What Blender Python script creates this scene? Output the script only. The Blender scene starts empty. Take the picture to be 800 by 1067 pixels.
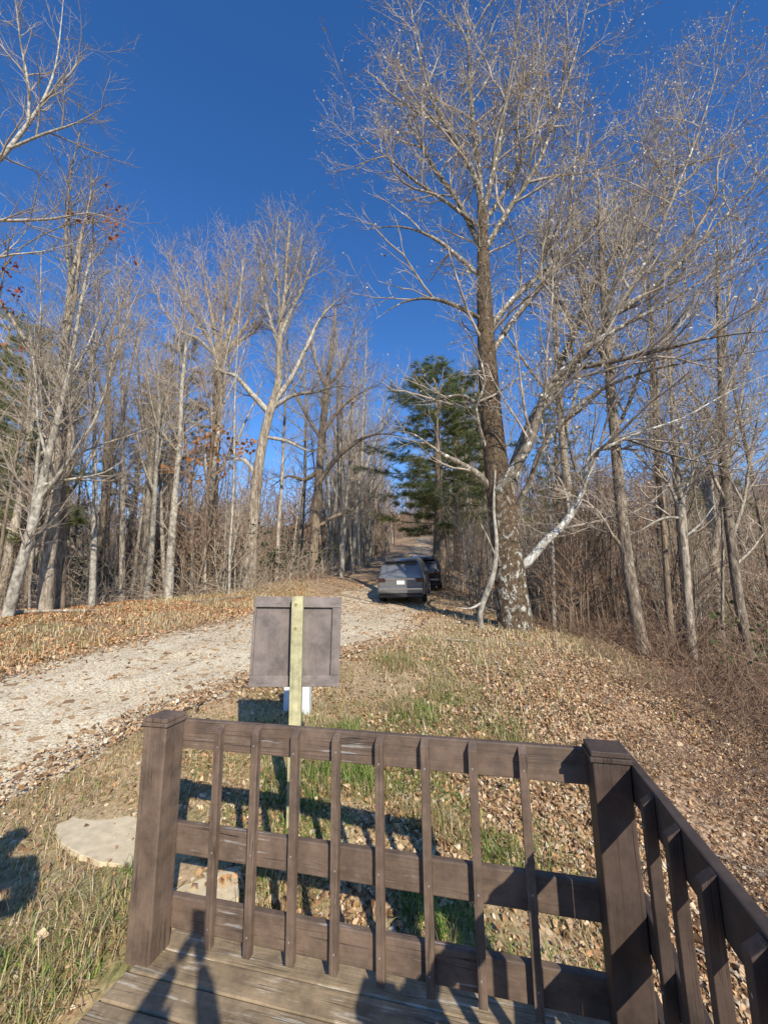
import bpy, bmesh, math, random
import numpy as np
from mathutils import Vector, Matrix

random.seed(7)
NR = np.random.RandomState(11)
scene = bpy.context.scene
COL = scene.collection
R = math.radians

# ------------------------------------------------------------------ camera
CF, CP, CR, CH = 427.7, R(10.1753), R(-0.7754), 1.793      # focal length (px of an 800x1067 frame), pitch, roll, height above the deck
cam_data = bpy.data.cameras.new('camera')
cam = bpy.data.objects.new('camera', cam_data); COL.objects.link(cam)
cam_data.sensor_fit = 'VERTICAL'; cam_data.sensor_height = 36.0
cam_data.lens = CF / 1067 * 36.0
cam_data.clip_start = 0.02; cam_data.clip_end = 3000
cam.matrix_world = Matrix.Translation((0, 0, CH)) @ Matrix.Rotation(math.pi / 2 + CP, 4, 'X') @ Matrix.Rotation(CR, 4, 'Z')
scene.camera = cam
_c, _s, _cr, _sr = math.cos(CP), math.sin(CP), math.cos(CR), math.sin(CR)

def ray(px, py):
    a, b = px - 400, py - 533.5
    u, v = _cr * a + _sr * b, -_sr * a + _cr * b
    x, y = u / CF, -v / CF
    return (x, _c - y * _s, _s + y * _c)

def at(px, py, Y):
    """World point seen at (px, py) of the photograph, Y metres in front of the camera."""
    r = ray(px, py); t = Y / r[1]
    return Vector((r[0] * t, Y, CH + r[2] * t))

def pxsize(p):
    """metres per photograph pixel at the point p"""
    d = p[1] * _c + (p[2] - CH) * _s
    return d / CF / math.sqrt(1 + (p[0] / d) ** 2)

# ------------------------------------------------------------------ helpers
def link(o, parent=None):
    COL.objects.link(o)
    if parent is not None: o.parent = parent
    return o

def tag(o, label=None, cat=None, group=None, kind=None):
    if label: o['label'] = label
    if cat: o['category'] = cat
    if group: o['group'] = group
    if kind: o['kind'] = kind
    return o

def empty(name, loc=(0, 0, 0), rz=0.0, label=None, cat=None, group=None):
    o = bpy.data.objects.new(name, None); link(o)
    o.empty_display_size = 0.1
    o.location = loc; o.rotation_euler = (0, 0, rz)
    return tag(o, label, cat, group)

def np_mesh(name, V, F, mat, smooth=True, col=None, mat2=None):
    """V (n,3); F list of (m,k) int arrays; col (n,3) point colours"""
    me = bpy.data.meshes.new(name)
    V = np.asarray(V, dtype=np.float32)
    if not isinstance(F, (list, tuple)): F = [F]
    F = [np.asarray(f, dtype=np.int32) for f in F if len(f)]
    me.vertices.add(len(V)); me.vertices.foreach_set('co', V.ravel())
    nl = sum(f.size for f in F); nf = sum(len(f) for f in F)
    me.loops.add(nl); me.polygons.add(nf)
    me.loops.foreach_set('vertex_index', np.concatenate([f.ravel() for f in F]))
    tot = np.concatenate([np.full(len(f), f.shape[1], dtype=np.int32) for f in F])
    st = np.concatenate([[0], np.cumsum(tot)[:-1]]).astype(np.int32)
    me.polygons.foreach_set('loop_start', st)
    me.polygons.foreach_set('loop_total', tot)
    if smooth: me.polygons.foreach_set('use_smooth', np.ones(nf, dtype=bool))
    me.update(calc_edges=True)
    if col is not None:
        at_ = me.attributes.new('tint', 'FLOAT_COLOR', 'POINT')
        c4 = np.ones((len(V), 4), dtype=np.float32); c4[:, :3] = col
        at_.data.foreach_set('color', c4.ravel())
    if mat: me.materials.append(mat)
    return me

def np_obj(name, V, F, mat, parent=None, **k):
    return link(bpy.data.objects.new(name, np_mesh(name, V, F, mat, **k)), parent)

def bm_obj(name, bm, mat, parent=None, smooth=False, bevel=0.0, seg=1):
    me = bpy.data.meshes.new(name); bm.normal_update(); bm.to_mesh(me); bm.free()
    if mat: me.materials.append(mat)
    if smooth:
        for p in me.polygons: p.use_smooth = True
    o = link(bpy.data.objects.new(name, me), parent)
    if bevel:
        m = o.modifiers.new('bevel', 'BEVEL'); m.width = bevel; m.segments = seg; m.limit_method = 'ANGLE'; m.angle_limit = R(35)
    return o

def add_box(bm, x0, x1, y0, y1, z0, z1, M=None):
    v = [bm.verts.new((x, y, z)) for z in (z0, z1) for y in (y0, y1) for x in (x0, x1)]
    for f in ((0, 2, 3, 1), (4, 5, 7, 6), (0, 1, 5, 4), (1, 3, 7, 5), (3, 2, 6, 7), (2, 0, 4, 6)):
        bm.faces.new([v[i] for i in f])
    if M is not None:
        for q in v: q.co = M @ q.co
    return v

def add_cyl(bm, c, axis, r0, r1, h, n=16, r_in=None):
    """closed tapered cylinder from c along axis"""
    axis = Vector(axis).normalized()
    up = Vector((0, 0, 1)) if abs(axis.z) < .9 else Vector((1, 0, 0))
    a = axis.cross(up).normalized(); b = axis.cross(a)
    c = Vector(c)
    lo = [bm.verts.new(c + (a * math.cos(2 * math.pi * i / n) + b * math.sin(2 * math.pi * i / n)) * r0) for i in range(n)]
    hi = [bm.verts.new(c + axis * h + (a * math.cos(2 * math.pi * i / n) + b * math.sin(2 * math.pi * i / n)) * r1) for i in range(n)]
    for i in range(n):
        bm.faces.new((lo[i], lo[(i + 1) % n], hi[(i + 1) % n], hi[i]))
    bm.faces.new(lo[::-1]); bm.faces.new(hi)

# value noise (numpy)
_tab = NR.rand(256, 256)
def vnoise(x, y, s=1.0):
    x = np.asarray(x) / s + 1000.37; y = np.asarray(y) / s + 1000.71
    xi = np.floor(x).astype(int); yi = np.floor(y).astype(int)
    fx = x - xi; fy = y - yi
    fx = fx * fx * (3 - 2 * fx); fy = fy * fy * (3 - 2 * fy)
    a = _tab[xi & 255, yi & 255]; b = _tab[(xi + 1) & 255, yi & 255]
    c = _tab[xi & 255, (yi + 1) & 255]; d = _tab[(xi + 1) & 255, (yi + 1) & 255]
    return (a * (1 - fx) + b * fx) * (1 - fy) + (c * (1 - fx) + d * fx) * fy
def fbm(x, y, s=1.0, o=4):
    t = 0; a = 1; n = 0
    for i in range(o):
        t = t + a * vnoise(x + 17.3 * i, y - 9.1 * i, s / 2 ** i); n += a; a *= .5
    return t / n
def sstep(x, a, b):
    t = np.clip((x - a) / (b - a), 0, 1); return t * t * (3 - 2 * t)

# ------------------------------------------------------------------ materials
def new_mat(name):
    m = bpy.data.materials.new(name); m.use_nodes = True
    nt = m.node_tree; b = nt.nodes['Principled BSDF']
    return m, nt, b
def N(nt, typ, **k):
    n = nt.nodes.new(typ)
    for a, v in k.items():
        if a.startswith('i_'):
            key = a[2:]
            key = int(key) if key.isdigit() else key.replace('_', ' ')
            n.inputs[key].default_value = v
        else: setattr(n, a, v)
    return n
def ramp(nt, stops, interp='LINEAR'):
    n = nt.nodes.new('ShaderNodeValToRGB'); n.color_ramp.interpolation = interp
    e = n.color_ramp.elements
    while len(e) < len(stops): e.new(.5)
    for i, (p, c) in enumerate(stops):
        e[i].position = p
        e[i].color = (c, c, c, 1) if isinstance(c, (int, float)) else (*c, 1)
    return n
def mix(nt, fac, a, b, blend='MIX'):
    n = nt.nodes.new('ShaderNodeMix'); n.data_type = 'RGBA'; n.blend_type = blend
    for sock, v in ((n.inputs[0], fac), (n.inputs[6], a), (n.inputs[7], b)):
        if hasattr(v, 'is_linked') or hasattr(v, 'links'): nt.links.new(v, sock)
        elif isinstance(v, (int, float)): sock.default_value = v
        else: sock.default_value = (*v, 1)
    return n.outputs[2]
def noise(nt, vec, scale, detail=4, rough=.55, dist=0.0):
    n = N(nt, 'ShaderNodeTexNoise', i_Scale=scale, i_Detail=detail, i_Roughness=rough, i_Distortion=dist)
    if vec is not None: nt.links.new(vec, n.inputs['Vector'])
    return n
def coords(nt, kind='Object', scale=None):
    tc = nt.nodes.new('ShaderNodeTexCoord'); out = tc.outputs[kind]
    if scale:
        mp = nt.nodes.new('ShaderNodeMapping'); mp.inputs['Scale'].default_value = scale
        nt.links.new(out, mp.inputs['Vector']); out = mp.outputs[0]
    return out
def bump(nt, b, h, strength=.4, dist=.02):
    n = N(nt, 'ShaderNodeBump', i_Strength=strength, i_Distance=dist)
    nt.links.new(h, n.inputs['Height']); nt.links.new(n.outputs[0], b.inputs['Normal'])

def m_plain(name, col, rough=.6, metal=0.0, var=.12, scale=8.0, coat=0.0):
    m, nt, b = new_mat(name)
    v = coords(nt)
    n = noise(nt, v, scale, 5)
    r = ramp(nt, [(.25, tuple(c * (1 - var) for c in col)), (.75, tuple(min(1, c * (1 + var)) for c in col))])
    nt.links.new(n.outputs[0], r.inputs[0]); nt.links.new(r.outputs[0], b.inputs['Base Color'])
    b.inputs['Roughness'].default_value = rough; b.inputs['Metallic'].default_value = metal
    if coat: b.inputs['Coat Weight'].default_value = coat
    return m

def m_paint_wood(name, base, dark, peel=(.42, .38, .34), axis=2, peel_amt=.69, weather=.35, crack=.85):
    """brown painted timber: grain along one axis, faded patches, small flakes of bare wood"""
    m, nt, b = new_mat(name)
    sc = [26, 26, 26]; sc[axis] = 1.6
    g = noise(nt, coords(nt, 'Object', sc), 1.0, 6, .6, .3)
    big = noise(nt, coords(nt), 3.1, 5, .6)
    fine = noise(nt, coords(nt), 42, 4, .65)
    flake = noise(nt, coords(nt, 'Object', [s * .9 for s in sc]), 1.7, 5, .7)
    c1 = ramp(nt, [(.3, dark), (.62, base)]); nt.links.new(g.outputs[0], c1.inputs[0])
    c2 = mix(nt, big.outputs[0], c1.outputs[0], tuple(c * 1.25 + .012 for c in base))
    c3 = mix(nt, fine.outputs[0], c2, tuple(c * .62 for c in base), 'MIX')
    c2b = mix(nt, weather, c2, c3)
    f = N(nt, 'ShaderNodeMath', operation='MULTIPLY'); nt.links.new(flake.outputs[0], f.inputs[0])
    q = ramp(nt, [(.35, .8), (.7, 1.12)]); nt.links.new(big.outputs[0], q.inputs[0]); nt.links.new(q.outputs[0], f.inputs[1])
    fr = ramp(nt, [(peel_amt, 0.0), (peel_amt + .05, 1.0)]); nt.links.new(f.outputs[0], fr.inputs[0])
    c4 = mix(nt, fr.outputs[0], c2b, peel)
    sc2 = [34, 34, 34]; sc2[axis] = .55
    ck = noise(nt, coords(nt, 'Object', sc2), 1.0, 3, .5, .25)
    cr_ = ramp(nt, [(.485, 0.0), (.5, 1.0), (.515, 0.0)]); nt.links.new(ck.outputs[0], cr_.inputs[0])
    cm = N(nt, 'ShaderNodeMath', operation='MULTIPLY'); nt.links.new(cr_.outputs[0], cm.inputs[0])
    cq = ramp(nt, [(.42, 0.0), (.6, crack)]); nt.links.new(big.outputs[0], cq.inputs[0]); nt.links.new(cq.outputs[0], cm.inputs[1])
    c5 = mix(nt, cm.outputs[0], c4, tuple(c * .22 for c in dark))
    dirt = noise(nt, coords(nt), 7.5, 6, .68)
    dr = ramp(nt, [(.36, .62), (.62, 1.12)]); nt.links.new(dirt.outputs[0], dr.inputs[0])
    c6 = mix(nt, 1.0, c5, dr.outputs[0], 'MULTIPLY')
    nt.links.new(c6, b.inputs['Base Color'])
    b.inputs['Roughness'].default_value = .66
    hgt = N(nt, 'ShaderNodeMath', operation='SUBTRACT'); nt.links.new(g.outputs[0], hgt.inputs[0]); nt.links.new(cm.outputs[0], hgt.inputs[1])
    bump(nt, b, hgt.outputs[0], .6, .006)
    return m

def m_bark(name, a, bcol, lichen=None, lich_amt=.6, scale=9.0, stretch=.22, bstr=.6, bdist=.03, lich_z=None):
    m, nt, b = new_mat(name)
    v = coords(nt, 'Object', (1, 1, stretch))
    n1 = noise(nt, v, scale, 6, .65, .6)
    oi = nt.nodes.new('ShaderNodeObjectInfo')
    r1 = ramp(nt, [(.32, a), (.66, bcol)]); nt.links.new(n1.outputs[0], r1.inputs[0])
    out = r1.outputs[0]
    if lichen:
        n2 = noise(nt, coords(nt, 'Object', (1, 1, .7)), 8.5, 8, .68, .15)
        r2 = ramp(nt, [(lich_amt, 0.0), (lich_amt + .07, 1.0)]); nt.links.new(n2.outputs[0], r2.inputs[0])
        lz = r2.outputs[0]
        if lich_z:
            sx = nt.nodes.new('ShaderNodeSeparateXYZ'); nt.links.new(coords(nt), sx.inputs[0])
            mz = N(nt, 'ShaderNodeMapRange'); mz.inputs[1].default_value = lich_z[0]; mz.inputs[2].default_value = lich_z[1]; mz.inputs[3].default_value = 1.0; mz.inputs[4].default_value = .12
            nt.links.new(sx.outputs[2], mz.inputs[0])
            mm = N(nt, 'ShaderNodeMath', operation='MULTIPLY'); nt.links.new(r2.outputs[0], mm.inputs[0]); nt.links.new(mz.outputs[0], mm.inputs[1]); lz = mm.outputs[0]
        out = mix(nt, lz, out, lichen)
    mr = N(nt, 'ShaderNodeMapRange'); mr.inputs[3].default_value = .72; mr.inputs[4].default_value = 1.2
    nt.links.new(oi.outputs['Random'], mr.inputs[0])
    hsv = N(nt, 'ShaderNodeHueSaturation'); nt.links.new(mr.outputs[0], hsv.inputs['Value']); nt.links.new(out, hsv.inputs['Color'])
    nt.links.new(hsv.outputs[0], b.inputs['Base Color'])
    b.inputs['Roughness'].default_value = .9
    bump(nt, b, n1.outputs[0], bstr, bdist)
    return m

def m_tint(name, rough=.8, trans=0.0, vary=0.0):
    """colour comes from the per-point attribute 'tint'"""
    m, nt, b = new_mat(name)
    a = N(nt, 'ShaderNodeAttribute', attribute_name='tint')
    n = noise(nt, coords(nt), 30, 3)
    r = ramp(nt, [(.3, .75), (.7, 1.2)]); nt.links.new(n.outputs[0], r.inputs[0])
    c = mix(nt, 1.0, a.outputs['Color'], r.outputs[0], 'MULTIPLY')
    nt.links.new(c, b.inputs['Base Color'])
    b.inputs['Roughness'].default_value = rough
    if trans:
        tr = nt.nodes.new('ShaderNodeBsdfTranslucent'); nt.links.new(c, tr.inputs['Color'])
        ms = nt.nodes.new('ShaderNodeMixShader'); ms.inputs[0].default_value = trans
        nt.links.new(b.outputs[0], ms.inputs[1]); nt.links.new(tr.outputs[0], ms.inputs[2])
        nt.links.new(ms.outputs[0], nt.nodes['Material Output'].inputs[0])
    return m

M = {}
M['paint'] = m_paint_wood('brown_paint', (.212, .140, .094), (.10, .064, .043), weather=.6)
M['paint_h'] = m_paint_wood('brown_paint_rail', (.212, .140, .094), (.10, .064, .043), axis=0, peel_amt=.62, weather=.6)
M['paint_toned_down'] = m_paint_wood('brown_paint_toned_down', (.088, .054, .036), (.040, .025, .017), peel=(.34, .27, .22), peel_amt=.71)  # brown paint with a darker tone put into the colour, right post and side railing
M['paint_toned_down_h'] = m_paint_wood('brown_paint_toned_down_rail', (.085, .055, .038), (.040, .025, .017), peel=(.36, .3, .25), axis=1, peel_amt=.7)  # the same darker tone for the side rails and the joists
M['deck'] = m_paint_wood('weathered_deck', (.46, .33, .19), (.13, .088, .052), peel=(.62, .52, .38), axis=0, peel_amt=.53, weather=.85)
M['post_green'] = m_paint_wood('treated_pine', (.56, .50, .27), (.42, .36, .17), peel=(.4, .32, .15), axis=2, peel_amt=.74, weather=.2, crack=.45)
M['sign_panel'] = m_paint_wood('sign_board_paint', (.225, .178, .15), (.195, .152, .128), axis=2, peel_amt=.80, weather=.15, crack=.2)
M['sign_frame'] = m_paint_wood('sign_frame_paint', (.27, .215, .185), (.23, .18, .153), axis=0, peel_amt=.80, weather=.15, crack=.3)
M['white'] = m_plain('white_board', (.78, .78, .76), .5, var=.06)
M['bark_main'] = m_bark('bark_main', (.03, .019, .011), (.26, .165, .085), (.74, .70, .58), .53, 13.0, .7, 1.0, .08, (1.6, 4.2))
M['bark_limb'] = m_bark('bark_limb', (.04, .028, .018), (.34, .27, .19), (.72, .68, .58), .55, 10.0, .5, .8, .03)
M['bark_white'] = m_bark('bark_white', (.12, .09, .06), (.62, .57, .46), (.75, .72, .64), .5, 9.0, .5, .6, .02)
M['bark_pale'] = m_bark('bark_pale', (.13, .10, .07), (.68, .60, .47), (.7,.66,.56), .6, 9.0, .6, .5, .02)
M['bark_grey'] = m_bark('bark_grey', (.09, .066, .045), (.62, .50, .36), (.72, .66, .54), .6, 11.0, .25, .9, .05)
M['bark_right'] = m_bark('bark_right', (.04, .028, .018), (.42, .32, .22), (.62, .56, .45), .62, 12.0, .3, 1.0, .06)
M['bark_brown'] = m_bark('bark_brown', (.06, .042, .027), (.38, .275, .18), None, .6, 11.0, .25, .9, .05)
M['twig_main'] = m_bark('twig_main', (.13, .10, .075), (.60, .49, .38), None, .6, 2.0, 1, .1, .002)
M['twig'] = m_bark('twig', (.26, .20, .14), (.64, .52, .40), None, .6, 3.0, 1, .1, .002)
M['twig_brown'] = m_bark('twig_brown', (.30, .21, .135), (.66, .50, .35), None, .6, 3.0, 1, .1, .002)
M['bramble'] = m_bark('bramble', (.16, .085, .05), (.54, .34, .21), None, .6, 2.0, 1, .1, .002)
M['leaf'] = m_tint('leaf', .75, .25)
M['blade'] = m_tint('blade', .7, .3)
M['needle'] = m_tint('needle', .6, .42)
M['litter'] = m_tint('litter', .8, .12)
M['stone'] = m_tint('stone', .85)

def m_ground():
    m, nt, b = new_mat('ground')
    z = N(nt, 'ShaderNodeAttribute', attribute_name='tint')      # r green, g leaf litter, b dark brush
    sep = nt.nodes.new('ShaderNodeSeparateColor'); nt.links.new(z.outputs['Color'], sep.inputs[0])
    v = coords(nt)
    w = noise(nt, v, 5, 4, .6)
    wv = N(nt, 'ShaderNodeVectorMath', operation='SCALE'); wv.inputs['Scale'].default_value = .12
    nt.links.new(w.outputs['Color'], wv.inputs[0])
    ad = N(nt, 'ShaderNodeVectorMath', operation='ADD'); nt.links.new(v, ad.inputs[0]); nt.links.new(wv.outputs[0], ad.inputs[1])
    vo = N(nt, 'ShaderNodeTexVoronoi', i_Scale=26.0); nt.links.new(ad.outputs[0], vo.inputs['Vector'])
    s2 = nt.nodes.new('ShaderNodeSeparateColor'); nt.links.new(vo.outputs['Color'], s2.inputs[0])
    leaf = ramp(nt, [(0, (.17, .09, .045)), (.25, (.54, .31, .16)), (.5, (.74, .48, .28)), (.75, (.60, .34, .17)), (1, (.84, .64, .42))])
    nt.links.new(s2.outputs[0], leaf.inputs[0])
    edge = ramp(nt, [(.0, 1.0), (.55, .85), (.9, .35)]); 
    sc = N(nt, 'ShaderNodeMath', operation='MULTIPLY'); sc.inputs[1].default_value = 15.0 * .9 / 15.0 * 1.4
    nt.links.new(vo.outputs['Distance'], sc.inputs[0]); nt.links.new(sc.outputs[0], edge.inputs[0])
    lf = mix(nt, 1.0, leaf.outputs[0], edge.outputs[0], 'MULTIPLY')
    gn = noise(nt, coords(nt, 'Object', (1, .35, 1)), 55, 5, .7, .5)
    dry = ramp(nt, [(.3, (.26, .16, .075)), (.5, (.66, .45, .23)), (.7, (.80, .62, .38))]); nt.links.new(gn.outputs[0], dry.inputs[0])
    grn = ramp(nt, [(.3, (.06, .07, .018)), (.52, (.24, .23, .065)), (.72, (.50, .42, .18))]); nt.links.new(gn.outputs[0], grn.inputs[0])
    big = noise(nt, v, 1.7, 5, .62)
    fg = N(nt, 'ShaderNodeMath', operation='MULTIPLY_ADD'); fg.inputs[1].default_value = 1.0
    nt.links.new(sep.outputs[1], fg.inputs[0])
    o = N(nt, 'ShaderNodeMath', operation='MULTIPLY_ADD'); o.inputs[1].default_value = 1.6; o.inputs[2].default_value = -.8
    nt.links.new(big.outputs[0], o.inputs[0]); nt.links.new(o.outputs[0], fg.inputs[2]); fg.use_clamp = True
    c1 = mix(nt, fg.outputs[0], dry.outputs[0], lf)
    gr = N(nt, 'ShaderNodeMath', operation='MULTIPLY'); nt.links.new(sep.outputs[0], gr.inputs[0])
    g2 = ramp(nt, [(.38, 0.0), (.6, 1.0)]); nt.links.new(noise(nt, v, 3.4, 5, .6).outputs[0], g2.inputs[0]); nt.links.new(g2.outputs[0], gr.inputs[1])
    c2 = mix(nt, gr.outputs[0], c1, grn.outputs[0])
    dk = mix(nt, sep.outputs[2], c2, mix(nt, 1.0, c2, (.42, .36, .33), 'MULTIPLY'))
    nt.links.new(dk, b.inputs['Base Color']); b.inputs['Roughness'].default_value = .95
    hh = mix(nt, .5, s2.outputs[1], gn.outputs['Fac'] if 'Fac' in gn.outputs else gn.outputs[0])
    bump(nt, b, hh, .8, .03)
    return m
M['ground'] = m_ground()

def m_gravel():
    m, nt, b = new_mat('gravel_road')
    v = coords(nt)
    z = N(nt, 'ShaderNodeAttribute', attribute_name='tint')
    sep = nt.nodes.new('ShaderNodeSeparateColor'); nt.links.new(z.outputs['Color'], sep.inputs[0])
    vo = N(nt, 'ShaderNodeTexVoronoi', i_Scale=52.0); nt.links.new(v, vo.inputs['Vector'])
    vb = N(nt, 'ShaderNodeTexVoronoi', i_Scale=11.0); nt.links.new(v, vb.inputs['Vector'])
    s2 = nt.nodes.new('ShaderNodeSeparateColor'); nt.links.new(vo.outputs['Color'], s2.inputs[0])
    st = ramp(nt, [(0, (.42, .32, .20)), (.3, (.72, .58, .38)), (.65, (.86, .72, .50)), (1, (.92, .84, .65))]); nt.links.new(s2.outputs[0], st.inputs[0])
    ed = ramp(nt, [(.0, 1.0), (.5, .98), (.85, .62)]); nt.links.new(vo.outputs['Distance'], ed.inputs[0])
    c = mix(nt, .8, st.outputs[0], mix(nt, 1.0, st.outputs[0], ed.outputs[0], 'MULTIPLY'))
    big = noise(nt, coords(nt), 1.3, 5, .65)
    r = ramp(nt, [(.35, (.88, .82, .74)), (.65, (1.10, 1.07, 1.02))]); nt.links.new(big.outputs[0], r.inputs[0])
    c = mix(nt, 1.0, c, r.outputs[0], 'MULTIPLY')
    s3 = nt.nodes.new('ShaderNodeSeparateColor'); nt.links.new(vb.outputs['Color'], s3.inputs[0])
    lm = N(nt, 'ShaderNodeMath', operation='MULTIPLY_ADD'); lm.inputs[1].default_value = .55; nt.links.new(sep.outputs[0], lm.inputs[0]); nt.links.new(s3.outputs[0], lm.inputs[2])
    lf = ramp(nt, [(.90, 0.0), (.94, 1.0)]); nt.links.new(lm.outputs[0], lf.inputs[0])
    lc = ramp(nt, [(0, (.24, .13, .06)), (.5, (.50, .31, .15)), (1, (.66, .46, .26))]); nt.links.new(s3.outputs[1], lc.inputs[0])
    c = mix(nt, lf.outputs[0], c, lc.outputs[0])
    nt.links.new(c, b.inputs['Base Color']); b.inputs['Roughness'].default_value = .95
    rut = noise(nt, coords(nt, 'Object', (.9, .25, 1)), 1.6, 4, .6)
    bump(nt, b, mix(nt, .6, s2.outputs[1], ed.outputs[0]), .5, .012)
    return m
M['gravel'] = m_gravel()
M['concrete'] = m_plain('concrete', (.76, .60, .37), .9, var=.22, scale=14)

# ------------------------------------------------------------------ world and sun
SUN = Vector((.30899, -.79190, .52668)).normalized()          # towards the sun
elev = math.asin(SUN.z); azim = math.atan2(SUN.x, SUN.y)
w = bpy.data.worlds.new('World'); scene.world = w; w.use_nodes = True
nt = w.node_tree; bg = nt.nodes['Background']
sky = nt.nodes.new('ShaderNodeTexSky'); sky.sky_type = 'NISHITA'; sky.sun_disc = False
sky.sun_elevation = elev; sky.sun_rotation = azim; sky.altitude = 600; sky.air_density = 1.0; sky.dust_density = .05; sky.ozone_density = 2.5
hs = nt.nodes.new('ShaderNodeHueSaturation'); hs.inputs['Hue'].default_value = .509; hs.inputs['Saturation'].default_value = 1.28; hs.inputs['Value'].default_value = 1.33
nt.links.new(sky.outputs[0], hs.inputs['Color']); nt.links.new(hs.outputs[0], bg.inputs[0]); bg.inputs[1].default_value = .15
sl = bpy.data.lights.new('sun', 'SUN'); sl.energy = 5.0; sl.angle = R(.53); sl.color = (1.0, .955, .85)
so = link(bpy.data.objects.new('sun', sl)); so.rotation_euler = SUN.to_track_quat('Z', 'Y').to_euler()
so.location = (8, -20, 14)
scene.view_settings.view_transform = 'Standard'; scene.view_settings.look = 'None'; scene.view_settings.exposure = 0
scene.cycles.max_bounces = 5; scene.cycles.diffuse_bounces = 1; scene.cycles.transparent_max_bounces = 8

# ------------------------------------------------------------------ terrain
CTRL = np.array([
    # deck and its surroundings
    (0, 0, -.45), (0, 1.5, -.42), (.9, 1.9, -.5), (-1.0, 1.2, -.25), (-1.5, 2.0, -.03), (-1.35, 2.45, .0), (-3, 2, .0), (-3, 0, .0), (-6, 0, .1), (-6, 4, .3),
    (-2.9, 3.45, .1), (-1.2, 3.7, .1), (-.6, 3.3, .0), (0, 3.0, -.25), (.9, 2.9, -.42), (1.8, 2.5, -.75), (.1, 4.2, .0), (1.2, 4.2, -.18),
    (-1.7, 5.2, .38), (0, 5.6, .25), (1.2, 6, .2), (2, 5, -.08), (3.2, 5, -.5), (4.6, 5, -.95), (6, 4, -1.6), (3, 2, -1.2), (2, 0, -1.0), (5, 0, -2.0),
    # road and both verges
    (2.4, 8, .42), (3.4, 11.2, .65), (1.4, 16, .9), (-.2, 16.3, 1.02), (0, 11, .76), (-2, 11, .86), (-5, 11, .98), (-9.5, 11, 1.15), (-4, 7, .6), (-6.8, 7, .62),
    (-9, 5, .5), (-13, 12, 1.1), (-2.5, 17, 1.4), (-6, 18, 1.75), (-8, 16, 1.45), (-4.0, 23, 2.4), (-.8, 32, 3.5), (2.6, 40, 4.9), (5.6, 65, 9.0), (7.5, 85, 12.0), (9, 110, 17.0),
    (1.8, 25, 1.75), (4.2, 25, 1.8), (2.0, 21, 1.3), (4.5, 17, 1.05),
    # right bank
    (4.6, 8, -.1), (6.3, 10.5, .0), (7.8, 11, -.5), (9, 11, -.8), (12, 10, -2.0), (8, 16, -.3), (12, 18, -1.4), (16, 14, -2.8), (22, 6, -4.0), (24, 24, -3.2), (12, 28, .4), (20, 40, 1.5), (10, 45, 4.5), (40, 40, 1), (40, 0, -6), (40, 80, 11), (20, 80, 13),
    # left woods
    (-12, 20, .6), (-16, 14, .6), (-12, 28, .4), (-25, 20, -1.0), (-25, 35, -1.2), (-10, 40, 2.4), (-5, 50, 5.0), (-20, 60, 2.4), (-40, 20, -2), (-45, 60, 2.5), (-8, 80, 10), (-30, 90, 9), (-25, 0, .3), (0, -12, .2), (-14, -12, .2), (14, -12, -3),
    (60, 140, 24), (-70, 140, 18), (0, 160, 30), (90, 20, -7), (-90, 20, 0), (90, 90, 14), (-90, 90, 12)], dtype=float)
def _phi(r): return np.sqrt(r * r + .3)
_cx = CTRL[:, :2]
_K = _phi(np.linalg.norm(_cx[:, None] - _cx[None], axis=2))
_n = len(CTRL)
_A = np.zeros((_n + 3, _n + 3)); _A[:_n, :_n] = _K - np.eye(_n) * .12
_P = np.c_[np.ones(_n), _cx]; _A[:_n, _n:] = _P; _A[_n:, :_n] = _P.T
_sol = np.linalg.solve(_A, np.r_[CTRL[:, 2], 0, 0, 0])
def terrain(x, y):
    x = np.asarray(x, float); y = np.asarray(y, float); sh = x.shape
    x = x.ravel(); y = y.ravel(); out = np.empty(len(x))
    for i in range(0, len(x), 20000):
        xx = np.clip(x[i:i + 20000], -95, 95); yy = np.clip(y[i:i + 20000], -14, 165)
        d = np.hypot(xx[:, None] - _cx[:, 0], yy[:, None] - _cx[:, 1])
        out[i:i + 20000] = _phi(d) @ _sol[:_n] + _sol[_n] + _sol[_n + 1] * xx + _sol[_n + 2] * yy
    out += (fbm(x, y, 1.5, 3) - .5) * .10 + (vnoise(x, y, .35) - .5) * .03
    return out.reshape(sh)
def tz(x, y): return float(terrain(np.array([x]), np.array([y]))[0])
def hit(px, py):
    """the point of the terrain seen at a photograph pixel"""
    r = ray(px, py)
    t = np.arange(1.0, 120, .05); X = r[0] * t; Y = r[1] * t; Z = CH + r[2] * t
    d = Z - terrain(X, Y); k = np.argmax(d < 0)
    return (float(X[k]), float(Y[k])) if d[k] < 0 else None
def ground_at(px, d):
    x = at(px, 620, d).x
    return Vector((x, d, tz(x, d)))

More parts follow.
